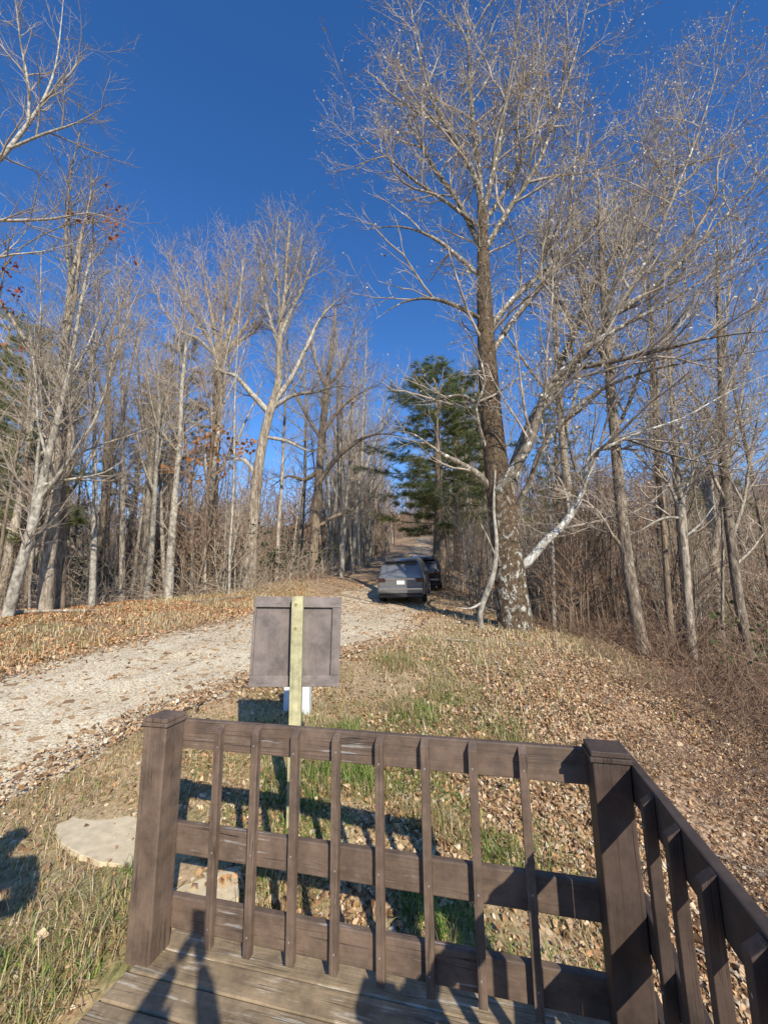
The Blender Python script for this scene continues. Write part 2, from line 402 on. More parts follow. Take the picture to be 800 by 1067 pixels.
# gravel road outline in metres (right edge going away, then left edge coming back)
ROAD = ROAD_POLY = [(-9.0, -3.0), (-4.9, 1.2), (-2.95, 3.5), (-2.65, 4.45), (-1.95, 5.6), (-1.0, 7.2), (.25, 8.6), (.95, 10.6), (1.75, 14.0), (2.0, 16.5), (2.5, 20), (2.9, 25), (3.9, 33), (5.0, 42), (7.0, 62), (7.9, 70),
        (5.7, 70), (4.6, 62), (2.0, 42), (.5, 33), (-.6, 25), (-1.65, 20), (-2.45, 17.6), (-3.3, 14.6), (-3.9, 11.9), (-4.55, 10.1), (-5.1, 8.8), (-5.55, 7.5), (-5.8, 6.4), (-6.2, 5.2), (-8.5, 2.4), (-14, -3)]
def poly_sd(x, y, poly):
    """signed distance, negative inside"""
    x = np.asarray(x, float); y = np.asarray(y, float)
    d = np.full(x.shape, 1e9); ins = np.zeros(x.shape, bool)
    n = len(poly)
    for i in range(n):
        ax, ay = poly[i]; bx, by = poly[(i + 1) % n]
        ex, ey = bx - ax, by - ay
        t = np.clip(((x - ax) * ex + (y - ay) * ey) / (ex * ex + ey * ey), 0, 1)
        d = np.minimum(d, np.hypot(x - ax - ex * t, y - ay - ey * t))
        c = ((ay > y) != (by > y)) & (x < (bx - ax) * (y - ay) / (by - ay + 1e-12) + ax)
        ins ^= c
    return np.where(ins, -d, d)

def axis(lo, hi, c, fine, growth):
    out = [c]; s = fine
    while out[-1] < hi:
        out.append(out[-1] + s)
        if out[-1] - c > 6: s *= growth
    neg = [c]; s = fine
    while neg[-1] > lo:
        neg.append(neg[-1] - s)
        if c - neg[-1] > 6: s *= growth
    return np.array(neg[:0:-1] + out)
gx = axis(-1500, 1500, 0, .1, 1.045); gy = axis(-300, 2500, 5, .1, 1.045)
GX, GY = np.meshgrid(gx, gy)
GZ = terrain(GX, GY)
U0 = Vector((.9224, 1.887, 0)); YAW = R(13.8275); RUN = 2.1987
DU = Vector((-math.cos(YAW), math.sin(YAW), 0)); DV = Vector((math.sin(YAW), math.cos(YAW), 0))
nx, ny = len(gx), len(gy)
idx = np.arange(nx * ny).reshape(ny, nx)
Fg = np.stack([idx[:-1, :-1], idx[:-1, 1:], idx[1:, 1:], idx[1:, :-1]], -1).reshape(-1, 4)
sd = poly_sd(GX, GY, ROAD)
right_edge = 1.0 + .2 * GY                                    # bank begins right of this line
zone = np.zeros((ny, nx, 3))
green = np.exp(-(((GX + .2) / 1.5) ** 2 + ((GY - 3.9) / 1.5) ** 2)) * 1.0 + np.exp(-(((GX + 1.7) / .8) ** 2 + ((GY - 2.2) / 1.0) ** 2)) * .9 + np.exp(-(((GX - 1.0) / 1.3) ** 2 + ((GY - 7.5) / 2.5) ** 2)) * .55 + np.exp(-(((GX + 9) / 3) ** 2 + ((GY - 9) / 1.5) ** 2)) * .8
zone[..., 0] = np.clip(green, 0, 1)
litter = .35 + .6 * sstep(GX - (.2 + .12 * GY), -.5, 1.6) + .5 * sstep(GY, 16, 22) + .6 * sstep(-GX - 1.5 - .12 * GY, 0, 2) * sstep(GY, 6, 9)
zone[..., 1] = np.clip(litter, 0, 1)
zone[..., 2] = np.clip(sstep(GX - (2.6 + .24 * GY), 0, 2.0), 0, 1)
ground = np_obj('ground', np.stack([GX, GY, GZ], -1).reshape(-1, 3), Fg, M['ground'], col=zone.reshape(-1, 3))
tag(ground, kind='structure')

# road: its own sheet a little above the ground, with a ragged edge
rx = np.arange(-20, 10, .12); ry = np.concatenate([np.arange(-3, 22, .12), np.arange(22, 90, .35)])
RX, RY = np.meshgrid(rx, ry)
rsd = poly_sd(RX, RY, ROAD) + (fbm(RX, RY, .9, 4) - .5) * .75
RZ = terrain(RX, RY) + .02 * sstep(-rsd, -.05, .8) + .003
RZ += .016 * (1 + np.sin(np.clip(-rsd, 0, 5) * 2.2 - 1.57)) * sstep(-rsd, .1, .8)
ii = np.arange(RX.size).reshape(RX.shape)
keep = (rsd[:-1, :-1] < 0) & (rsd[1:, :-1] < 0) & (rsd[:-1, 1:] < 0) & (rsd[1:, 1:] < 0)
Fr = np.stack([ii[:-1, :-1], ii[:-1, 1:], ii[1:, 1:], ii[1:, :-1]], -1)[keep]
used = np.unique(Fr); remap = np.zeros(RX.size, int); remap[used] = np.arange(len(used))
rl = np.clip(.05 + sstep(RY, 9, 17) * .45 + sstep(RY, 20, 32) * .5 + sstep(rsd, -.9, 0) * .9, 0, 1)
rV = np.stack([RX, RY, RZ], -1).reshape(-1, 3)[used]
road = np_obj('gravel_road', rV, remap[Fr], M['gravel'], col=np.repeat(rl.reshape(-1, 1)[used], 3, 1))
tag(road, kind='structure')

# ------------------------------------------------------------------ scatter helpers
def in_deck(x, y, pad=0.0):
    u = (x - U0.x) * DU.x + (y - U0.y) * DU.y; v = (x - U0.x) * DV.x + (y - U0.y) * DV.y
    return (u > -.12 - pad) & (u < RUN + .1 + pad) & (v < .18 + pad)

def leaf_mesh(P, size, tint, tilt=.6, fold=.25, flat=True, rng=NR):
    """small folded leaves at points P; returns V,F,C"""
    n = len(P)
    yaw = rng.rand(n) * 2 * np.pi; tl = (rng.randn(n)) * tilt; rl_ = rng.randn(n) * tilt
    s = size * (.65 + .7 * rng.rand(n)); wd = .30 + .22 * rng.rand(n); f = fold * rng.randn(n); c = .3 * rng.randn(n)
    loc = np.zeros((n, 6, 3))
    loc[:, 0] = np.c_[np.zeros(n), -.5 * np.ones(n), np.zeros(n)]
    loc[:, 1] = np.c_[-wd, -.12 * np.ones(n), f]
    loc[:, 2] = np.c_[-wd * .8, .25 * np.ones(n), f + c * .3]
    loc[:, 3] = np.c_[np.zeros(n), .5 * np.ones(n), c]
    loc[:, 4] = np.c_[wd * .8, .25 * np.ones(n), f + c * .3]
    loc[:, 5] = np.c_[wd, -.12 * np.ones(n), f]
    loc *= s[:, None, None]
    cy, sy = np.cos(yaw), np.sin(yaw); ct, stt = np.cos(tl), np.sin(tl); cl, sl_ = np.cos(rl_), np.sin(rl_)
    x, y, z = loc[..., 0], loc[..., 1], loc[..., 2]
    y2 = y * ct[:, None] - z * stt[:, None]; z2 = y * stt[:, None] + z * ct[:, None]
    x3 = x * cl[:, None] + z2 * sl_[:, None]; z3 = -x * sl_[:, None] + z2 * cl[:, None]
    x4 = x3 * cy[:, None] - y2 * sy[:, None]; y4 = x3 * sy[:, None] + y2 * cy[:, None]
    if flat: z3 = z3 - z3.min(1, keepdims=True) 
    V = np.stack([x4, y4, z3], -1) + P[:, None, :]
    b = (np.arange(n) * 6)[:, None]
    F = np.concatenate([b + np.array([[0, 3, 2, 1]]), b + np.array([[0, 5, 4, 3]])])
    C = np.repeat(tint, 6, axis=0)
    return V.reshape(-1, 3), F, C

SLAB = [(-2.41, 3.33), (-2.37, 3.48), (-2.26, 3.60), (-2.00, 3.66), (-1.62, 3.60), (-1.27, 3.38), (-0.99, 3.07), (-0.90, 2.84), (-0.89, 2.68), (-1.02, 2.64), (-1.25, 2.73), (-1.60, 2.94), (-1.92, 3.01), (-2.16, 3.11)]
LIT = np.array([(.68, .44, .235), (.57, .32, .145), (.78, .56, .33), (.36, .20, .09), (.78, .62, .41), (.62, .36, .17), (.72, .48, .27), (.46, .26, .125), (.20, .11, .055)])
def pick(cols, n, p=None):
    c = cols[NR.choice(len(cols), n, p=p)]
    return np.clip(c * (.75 + .5 * NR.rand(n, 1)), 0, 1)

def blades(P, length, width, tint, lean=.6, rng=NR):
    n = len(P)
    a = rng.rand(n) * 2 * np.pi; l = length * (.5 + .8 * rng.rand(n)); wv = width * (.7 + .6 * rng.rand(n)); le = np.abs(rng.randn(n)) * lean + .15
    dx, dy = np.cos(a), np.sin(a); px, py = -dy, dx
    ts = (0, .45, .8, 1.0); ws = (1, .8, .5, 0)
    V = np.zeros((n, 7, 3)); k = 0
    for t, wq in zip(ts, ws):
        hx = l * t * np.sin(le * t * 1.4); hz = l * t * np.cos(np.minimum(le * t * 1.4, 1.45))
        c = P + np.c_[dx * hx, dy * hx, hz]
        if wq > 0:
            V[:, k] = c + np.c_[px, py, np.zeros(n)] * (wv * wq / 2)[:, None]; V[:, k + 1] = c - np.c_[px, py, np.zeros(n)] * (wv * wq / 2)[:, None]; k += 2
        else: V[:, k] = c
    b = (np.arange(n) * 7)[:, None]
    F4 = np.concatenate([b + np.array([[0, 1, 3, 2]]), b + np.array([[2, 3, 5, 4]])]); F3 = b + np.array([[4, 5, 6]])
    return V.reshape(-1, 3), [F4, F3], np.repeat(tint, 7, axis=0)

def area(n, x0, x1, y0, y1, dens):
    """random points kept with probability dens(x, y)"""
    x = NR.uniform(x0, x1, n); y = NR.uniform(y0, y1, n)
    k = NR.rand(n) < dens(x, y)
    return x[k], y[k]

# fallen leaves, thick on the right bank and under the big tree, thin on the road
def d_leaf(x, y):
    s = poly_sd(x, y, ROAD)
    base = .35 + .65 * sstep(x - (.0 + .10 * y), -1.2, .9)
    patch = sstep(fbm(x, y, 1.1, 3), .35, .6)
    base = base * (.18 + .82 * patch)
    base = base * (1 - .65 * np.exp(-(((x - 1.2) / 1.5) ** 2 + ((y - 9.0) / 2.5) ** 2)))
    base = np.where(s < 0, np.where(y > 9, .12, .02) + .5 * sstep(s, -.8, .1), base)
    base = base * (1 - .55 * sstep(-x, .9, 1.5) * sstep(-y, -5.0, -4.2))
    base = np.where((x < -1.2 - .12 * y) & (s > .1) & (y > 4.6) & (x < -2.2), np.maximum(base, .25 + .6 * patch), base)
    return np.where(in_deck(x, y), 0, base)
lx, ly = area(400000, -4.5, 8.5, 2.0, 9.0, d_leaf)
lx2, ly2 = area(240000, -14, 10, 9.0, 24.0, d_leaf)
lx3, ly3 = area(60000, -12, -4.5, 4.6, 9.0, d_leaf)
lx = np.r_[lx, lx2, lx3]; ly = np.r_[ly, ly2, ly3]
P = np.c_[lx, ly, terrain(lx, ly) + .006]
s_ = poly_sd(lx, ly, ROAD); P[:, 2] += np.where(s_ < 0, .04, 0)
sz = np.where((ly > 9) | (lx < -4.5), .033, .025) * np.exp(NR.randn(len(ly)) * .33)
lt = pick(LIT, len(P)); vg = (lx < -1.2 - .12 * ly) & (s_ > 0) & (ly > 5.2); lt[vg] *= np.array([1.06, .86, .70])
V, F, C_ = leaf_mesh(P, sz, lt, np.where(NR.rand(len(P)) < .25, .9, .28), fold=.35)
tag(np_obj('fallen_leaves', V, F, M['litter'], col=C_, smooth=False), 'dry brown fallen leaves strewn over the ground', 'leaves', kind='stuff')

# grass: long green and straw blades
GRN = np.array([(.20, .34, .05), (.34, .47, .085), (.40, .40, .12), (.70, .53, .27), (.82, .66, .40), (.10, .15, .03)])
def d_grass(x, y):
    s = poly_sd(x, y, ROAD)
    g = .05 + .95 * np.clip(np.exp(-(((x - .05) / 1.25) ** 2 + ((y - 3.7) / 1.5) ** 2)) + .95 * np.exp(-(((x + 1.5) / .42) ** 2 + ((y - 2.2) / .75) ** 2)) + .4 * np.exp(-(((x + 2.2) / .9) ** 2 + ((y - 2.4) / .9) ** 2)) + .5 * np.exp(-(((x - .9) / 1.2) ** 2 + ((y - 7) / 2.2) ** 2)) + .35 * sstep(-np.abs(s - .35), -.5, 0), 0, 1)
    g = g * sstep(fbm(x, y, .55, 3), .42, .6)
    g = np.maximum(g, .9 * np.exp(-(poly_sd(x, y, SLAB) / .06) ** 2))
    for gx_, gy_ in ((.25, 5.5), (-.55, 4.7), (.9, 6.2), (1.3, 4.9), (.2, 7.3)): g = np.maximum(g, 1.0 * np.exp(-(((x - gx_) / .42) ** 2 + ((y - gy_) / .42) ** 2)))
    g = np.maximum(g, .95 * np.exp(-(((x + 1.52) / .24) ** 2 + ((y - 2.3) / .55) ** 2)))
    g = np.maximum(g, (.30 + .3 * (fbm(x, y, .4, 2) > .5)) * sstep(-x, .9, 1.4) * sstep(-y, -5.3, -4.6))
    slab = poly_sd(x, y, SLAB) < .015
    g = np.where((s < -.05) | in_deck(x, y, .02) | slab, 0, g)
    return np.where(x > 1.2 + .25 * y, g * .2, g)
hx_, hy_ = area(330000, -4.5, 4.0, 1.7, 9.5, d_grass)
P = np.c_[hx_, hy_, terrain(hx_, hy_)]
near_post = np.exp(-(((hx_ + 1.55) / .5) ** 2 + ((hy_ - 2.25) / .8) ** 2))
fr = np.exp(-(((hx_ - .1) / 1.2) ** 2 + ((hy_ - 3.7) / 1.3) ** 2))
for gx_, gy_ in ((.25, 5.5), (-.55, 4.7), (.9, 6.2), (1.3, 4.9), (.2, 7.3)): fr = np.maximum(fr, np.exp(-(((hx_ - gx_) / .4) ** 2 + ((hy_ - gy_) / .45) ** 2)))
pg = np.clip(.12 + .45 * fr + .6 * np.exp(-(((hx_ + 1.5) / .3) ** 2 + ((hy_ - 2.2) / .7) ** 2)) - .1 * (hx_ < -1.75), .02, .8)
tint = np.where((NR.rand(len(P)) < pg * (.3 + 1.7 * (fbm(hx_, hy_, .6, 3) > .47)))[:, None], pick(GRN[[0, 1, 2, 5]], len(P)), pick(np.vstack([GRN[[2, 3, 4, 3]], [(.52, .32, .14), (.42, .24, .10)]]), len(P)))
V, F, C_ = blades(P, .075 + .10 * np.exp(-(((hx_ + 1.5) / .22) ** 2 + ((hy_ - 2.2) / .7) ** 2)) + .10 * fr * (fbm(hx_, hy_, .4, 2) > .48), .0052, tint, np.where(hx_ < -1.3, 1.5, .9))
V2, F2, C2 = [], [], []
# dry yellow verge left of the road and beside the big tree
def d_verge(x, y):
    s = poly_sd(x, y, ROAD)
    left = (x < -1 - .12 * y) & (s > 0) & (s < 4.5) & (y > 5.2)
    tree = np.exp(-(((x - 4.3) / 1.7) ** 2 + ((y - 9.8) / 1.4) ** 2))
    return np.where(left, .16 + .5 * (fbm(x, y, 1.3, 3) > .5), 0) + tree * .8 + np.where((x > 1.5) & (x < 4.5) & (s > .1) & (s < 2), .12, 0) + .5 * np.exp(-(((x - 1.2) / 1.3) ** 2 + ((y - 8.6) / 2.4) ** 2)) * (s > 0)
vx, vy = area(90000, -15, 6, 5, 20, d_verge)
Pv = np.c_[vx, vy, terrain(vx, vy)]
Vv, Fv, Cv = blades(Pv, .18, .014, pick(GRN[[2, 3, 4, 4, 3]], len(Pv)), .6)
off = len(V)
tag(np_obj('grass', np.r_[V, Vv], [np.r_[F[0], Fv[0] + off], np.r_[F[1], Fv[1] + off]], M['blade'], col=np.r_[C_, Cv]), 'green and straw coloured grass growing in tufts beyond the railing', 'grass', kind='stuff')

# loose stones on the near part of the road
def d_peb(x, y):
    s = poly_sd(x, y, ROAD); return np.where(s < .15, .9, 0) * np.where(s > 0, .3, 1) * np.clip(1.25 - y / 9, .1, 1)
px_, py_ = area(46000, -8.5, 1, 2.6, 9, d_peb)
n = len(px_); P = np.c_[px_, py_, terrain(px_, py_) + .035]
r_ = .004 + .010 * NR.rand(n) ** 2.6
oct_ = np.array([(1, 0, 0), (0, 1, 0), (-1, 0, 0), (0, -1, 0), (0, 0, .8), (0, 0, -.6)], float)
V = P[:, None] + oct_[None] * (r_[:, None, None] * (.7 + .6 * NR.rand(n, 6, 1)))
b = (np.arange(n) * 6)[:, None]
F = np.concatenate([b + np.array([t]) for t in ((0, 1, 4), (1, 2, 4), (2, 3, 4), (3, 0, 4), (1, 0, 5), (2, 1, 5), (3, 2, 5), (0, 3, 5))])
STN = np.array([(.74, .62, .43), (.62, .50, .34), (.84, .75, .58), (.42, .33, .22), (.70, .56, .38)])
tag(np_obj('gravel', V.reshape(-1, 3), F, M['stone'], col=np.repeat(pick(STN, n), 6, 0), smooth=False), 'loose pale stones lying on the gravel road', 'gravel', kind='stuff')

def smooth_line(P, Rr, sub=3):
    """Catmull-Rom through the points"""
    P = [tuple(p) for p in P]; out, ro = [], []
    for i in range(len(P) - 1):
        p0 = P[max(i - 1, 0)]; p1 = P[i]; p2 = P[i + 1]; p3 = P[min(i + 2, len(P) - 1)]
        for k in range(sub):
            t = k / sub; t2 = t * t; t3 = t2 * t
            out.append(tuple(.5 * (2 * p1[q] + (p2[q] - p0[q]) * t + (2 * p0[q] - 5 * p1[q] + 4 * p2[q] - p3[q]) * t2 + (3 * p1[q] - p0[q] - 3 * p2[q] + p3[q]) * t3) for q in range(3)))
            ro.append(Rr[i] + (Rr[i + 1] - Rr[i]) * t)
    out.append(P[-1]); ro.append(Rr[-1])
    return out, ro

# ------------------------------------------------------------------ deck and railings (local frame: u left along the front, v away, z up)
def FR(u, v, z=0.0): return U0 + DU * u + DV * v + Vector((0, 0, z))
FM = Matrix(((DU.x, DV.x, 0, U0.x), (DU.y, DV.y, 0, U0.y), (0, 0, 1, 0), (0, 0, 0, 1)))   # fence frame -> world (mirrored u)
def fbox(bm, u0, u1, v0, v1, z0, z1):
    return add_box(bm, u0, u1, v0, v1, z0, z1)
def fobj(name, bm, mat, parent, bevel=.004):
    """boxes given in the fence frame: local object axes follow the fence"""
    for v in bm.verts: v.co.x = -v.co.x                       # u runs left, local x runs right
    bmesh.ops.reverse_faces(bm, faces=bm.faces[:])
    return bm_obj(name, bm, mat, parent, bevel=bevel, seg=2)

deck = empty('deck', U0, -YAW, 'weathered brown plank platform under the railing', 'deck')
v = .175
k = 0
while v > -3.6:
    bm = bmesh.new(); j = random.uniform(-.004, .004)
    fbox(bm, -.10, RUN + .02 + random.uniform(-.015, .03), v - .135, v, -.038 + j, 0 + j)
    ob = fobj('plank', bm, M['deck'], deck, .006); v -= .142; k += 1
bm = bmesh.new()
fbox(bm, -.10, RUN + .0, .177, .181, -.30, -.012)
for q in (-.4, -1.2, -2.0, -2.8): fbox(bm, -.06, RUN - .04, q, q + .05, -.20, -.045)
fobj('joist', bm, M['paint_toned_down_h'], deck, .003)

H2 = .07
def post(name, u, v, mat, parent, zb, capmat):
    bm = bmesh.new(); fbox(bm, u - H2, u + H2, v - H2, v + H2, zb, 1.072)
    p = fobj(name, bm, mat, parent, .006)
    bm = bmesh.new()
    fbox(bm, u - H2 - .010, u + H2 + .010, v - H2 - .010, v + H2 + .010, 1.073, 1.092)
    vs = fbox(bm, u - H2 - .004, u + H2 + .004, v - H2 - .004, v + H2 + .004, 1.0935, 1.114)
    fobj('cap', bm, capmat, p, .003)
    return p

RAILS = ((1.0705, .924), (.5521, .406), (.2128, .066))
def baluster(u, v, du, mat, parent, zb, facing):
    """2x2 picket whose top is cut on a slope falling towards the deck"""
    bm = bmesh.new(); w2 = .019; dz = random.uniform(-.006, .006)
    vs = fbox(bm, u - w2, u + w2, v - w2, v + w2, zb + random.uniform(-.012, .012), 1.05 + dz)
    for q in vs[4:]:
        back = (q.co.y - v) if facing == 'v' else -(q.co.x - u)
        q.co.z += .018 if back > 0 else -.012
    # small twist so that no two look machine made
    tw = random.uniform(-.012, .012); sh = random.uniform(-.004, .004)
    for q in vs:
        if q.co.z < .5: q.co.x += sh; q.co.y += 0
    o = fobj('baluster', bm, mat, parent, .0025)
    for zz in (.965, .48, .14):
        bm = bmesh.new()
        zz += random.uniform(-.02, .02)
        if facing == 'v': add_cyl(bm, (u + random.uniform(-.006, .006), v - w2 - .0015, zz), (0, 1, 0), .0042, .0042, .006, 8)
        else: add_cyl(bm, (u + w2 + .0015, v + random.uniform(-.006, .006), zz), (-1, 0, 0), .0042, .0042, .006, 8)
        fobj('nail', bm, M['nail'], o, 0)
    return o
M['nail'] = m_plain('nail', (.42, .40, .37), .5, .3)

front = empty('railing', FR(RUN / 2, 0), -YAW, 'brown painted wooden railing across the front of the platform', 'railing')
front.location = U0
post('post', RUN, 0, M['paint'], front, -.30, M['paint'])
post('post', 0, 0, M['paint_toned_down'], front, -.60, M['paint_toned_down'])
for (zt, zb) in RAILS:
    bm = bmesh.new(); fbox(bm, -.075, RUN + .085, H2 + .001, H2 + .039, zb, zt)
    fobj('rail', bm, M['paint_h'], front, .006)
for i in range(8):
    uu = .3348 + .2224 * i
    baluster(uu, H2 - .0185, 0, M['paint'], front, .045, 'v')

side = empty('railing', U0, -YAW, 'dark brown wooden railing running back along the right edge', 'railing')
post('post', 0, -1.42, M['paint_toned_down'], side, -.8, M['paint_toned_down'])
post('post', 0, -3.3, M['paint_toned_down'], side, -.8, M['paint_toned_down'])
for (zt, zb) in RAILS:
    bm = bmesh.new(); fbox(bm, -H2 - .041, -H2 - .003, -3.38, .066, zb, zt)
    fobj('rail', bm, M['paint_toned_down_h'], side, .006)
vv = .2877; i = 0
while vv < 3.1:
    if abs(vv - 1.42) > .1: baluster(-H2 + .0175, -vv, 0, M['paint_toned_down'], side, .045, 'u')
    vv += .204; i += 1

# concrete slab beside the left post
bm = bmesh.new()
outl = [(-2.41, 3.33), (-2.37, 3.48), (-2.26, 3.60), (-2.00, 3.66), (-1.62, 3.60), (-1.27, 3.38), (-0.99, 3.07), (-0.90, 2.84), (-0.89, 2.68), (-1.02, 2.64), (-1.25, 2.73), (-1.60, 2.94), (-1.92, 3.01), (-2.16, 3.11)]
outl = [tuple(p[:2]) for p in smooth_line([(x, y, 0) for x, y in outl + outl[:1]], [1] * (len(outl) + 1), 5)[0][:-1]]
outl = [(x + random.uniform(-.014, .014), y + random.uniform(-.014, .014)) for x, y in outl]
zt_ = .075
top = [bm.verts.new((x, y, zt_ - .06 * (x + 1.9))) for x, y in outl]; bot = [bm.verts.new((x * 1.0, y, -.1)) for x, y in outl]
bm.faces.new(top[::-1])
for i in range(len(outl)): bm.faces.new((top[i], top[(i + 1) % len(outl)], bot[(i + 1) % len(outl)], bot[i]))
bmesh.ops.recalc_face_normals(bm, faces=bm.faces[:])
tag(bm_obj('stepping_slab', bm, M['concrete'], bevel=.012, seg=2), 'pale sandy concrete slab sunk in grass beside the left railing post', 'slab')

# ------------------------------------------------------------------ sign seen from behind
SD = 3.43
tl, tr, bl, br = at(262, 625, SD - .02), at(354, 619, SD + .05), at(262, 721, SD - .02), at(355, 711, SD + .05)
cx_ = (tl + tr + bl + br) / 4
W_ = ((tr - tl).length + (br - bl).length) / 2; Hh_ = ((tl - bl).length + (tr - br).length) / 2
dirx = (tr - tl); syaw = math.atan2(dirx.y, dirx.x)
sign = empty('notice_board', (cx_.x, cx_.y, tz(cx_.x, cx_.y)), syaw, 'back of a small grey brown notice board on a yellowish post', 'sign')
z0 = cx_.z - Hh_ / 2 - sign.location.z; z1 = z0 + Hh_
tilt = R(1.6)
SM = Matrix.Translation((0, 0, (z0 + z1) / 2)) @ Matrix.Rotation(tilt, 4, 'Y') @ Matrix.Translation((0, 0, -(z0 + z1) / 2))
w2 = W_ / 2
bm = bmesh.new(); add_box(bm, -w2 + .003, w2 - .003, .030, .046, z0 + .003, z1 - .003, SM); bm_obj('panel', bm, M['sign_panel'], sign, bevel=.002)
for nm, a_, b_, c_, d_, mt in (('frame_rail', -w2, w2, z1 - .085, z1, 'sign_frame'), ('frame_rail', -w2, w2, z0, z0 + .085, 'sign_frame'), ('frame_stile', w2 - .072, w2, z0 + .087, z1 - .087, 'sign_panel'), ('frame_stile', -w2, -w2 + .02, z0 + .087, z1 - .087, 'sign_panel')):
    bm = bmesh.new(); add_box(bm, a_, b_, .004, .029, c_, d_, SM); bm_obj(nm, bm, M[mt], sign, bevel=.003)
pxo = at(309.5, 680, SD).x - cx_.x
bm = bmesh.new(); add_box(bm, pxo - .045, pxo + .045, -.087, .002, -.5, z1 + .006)
sp = bm_obj('post', bm, M['post_green'], sign, bevel=.004, seg=2)
M['knot'] = m_plain('knot', (.30, .26, .10), .7)
for zz in (z1 - .06, z1 - .245):
    bm = bmesh.new(); add_cyl(bm, (pxo - .012, -.0895, zz), (0, 1, 0), .013, .013, .004, 14); bm_obj('knot', bm, M['knot'], sp)
g = at(309.5, 752, 5.25); gz = tz(g.x, g.y)
box = empty('utility_box', (g.x, g.y, gz), R(-4), 'small white box standing on the verge behind the notice board post', 'utility box')
bm = bmesh.new(); add_box(bm, -.155, .155, -.06, .06, g.z - gz + .03, g.z - gz + .44); bm_obj('housing', bm, M['white'], box, bevel=.01, seg=2)
bm = bmesh.new(); add_box(bm, -.17, .17, -.07, .07, g.z - gz + .441, g.z - gz + .47); bm_obj('lid', bm, M['white'], box, bevel=.006, seg=2)
bm = bmesh.new(); add_box(bm, -.14, .17, -.05, .05, -.15, g.z - gz + .029); bm_obj('base', bm, m_plain('dark_base', (.04, .038, .035), .8), box, bevel=.004)

# ------------------------------------------------------------------ branches and trees
def tubes(lines, sides_of):
    """lines: list of (pts list of 3-tuples, radii list). Builds all tubes, grouped so numpy does the work"""
    groups = {}
    for p, r in lines:
        groups.setdefault((len(p), sides_of(r[0])), []).append((p, r))
    Vs, Fs, off = [], [], 0
    for (k, s), L in groups.items():
        P = np.array([a for a, _ in L], float); Rr = np.array([b for _, b in L], float)     # n,k,3 / n,k
        n = len(L)
        T = np.empty_like(P); T[:, 1:-1] = P[:, 2:] - P[:, :-2] if k > 2 else 0; T[:, 0] = P[:, 1] - P[:, 0]; T[:, -1] = P[:, -1] - P[:, -2]
        T /= np.linalg.norm(T, axis=2, keepdims=True) + 1e-9
        ref = np.where(np.abs(T[:, :1, 2:3]) < .8, np.array([0, 0, 1.0]), np.array([1.0, 0, 0]))
        ref = np.broadcast_to(ref, T.shape)
        A = np.cross(T, ref); A /= np.linalg.norm(A, axis=2, keepdims=True) + 1e-9
        B = np.cross(T, A)
        th = np.arange(s) * 2 * np.pi / s
        ring = A[:, :, None] * np.cos(th)[None, None, :, None] + B[:, :, None] * np.sin(th)[None, None, :, None]
        V = P[:, :, None] + ring * Rr[:, :, None, None]
        i0 = np.arange(n)[:, None, None] * (k * s); j = np.arange(k - 1)[None, :, None] * s; q = np.arange(s)[None, None, :]; q1 = (q + 1) % s
        F = np.stack([i0 + j + q, i0 + j + q1, i0 + j + s + q1, i0 + j + s + q], -1).reshape(-1, 4) + off
        Vs.append(V.reshape(-1, 3)); Fs.append(F); off += n * k * s
    return np.concatenate(Vs), np.concatenate(Fs)

def unit(a):
    l = math.sqrt(a[0] ** 2 + a[1] ** 2 + a[2] ** 2) or 1; return (a[0] / l, a[1] / l, a[2] / l)
def branch_line(rng, p, d, length, r0, r1, n, wander, up):
    pts = [p]; rs = [r0]; st = length / n
    for i in range(n):
        d = unit((d[0] + rng.gauss(0, wander), d[1] + rng.gauss(0, wander), d[2] + rng.gauss(0, wander) + up))
        p = (p[0] + d[0] * st, p[1] + d[1] * st, p[2] + d[2] * st)
        pts.append(p); rs.append(r0 + (r1 - r0) * (i + 1) / n)
    return pts, rs
def interp(pts, rs, t):
    k = t * (len(pts) - 1); i = min(int(k), len(pts) - 2); f = k - i
    a, b = pts[i], pts[i + 1]
    return (tuple(a[q] + (b[q] - a[q]) * f for q in range(3)), unit(tuple(b[q] - a[q] for q in range(3))), rs[i] + (rs[i + 1] - rs[i]) * f)
def side_dir(rng, d, ang, az):
    ref = (0, 0, 1) if abs(d[2]) < .9 else (1, 0, 0)
    a = unit((d[1] * ref[2] - d[2] * ref[1], d[2] * ref[0] - d[0] * ref[2], d[0] * ref[1] - d[1] * ref[0]))
    b = (d[1] * a[2] - d[2] * a[1], d[2] * a[0] - d[0] * a[2], d[0] * a[1] - d[1] * a[0])
    c, s = math.cos(ang), math.sin(ang); ca, sa = math.cos(az), math.sin(az)
    return unit(tuple(d[q] * c + (a[q] * ca + b[q] * sa) * s for q in range(3)))

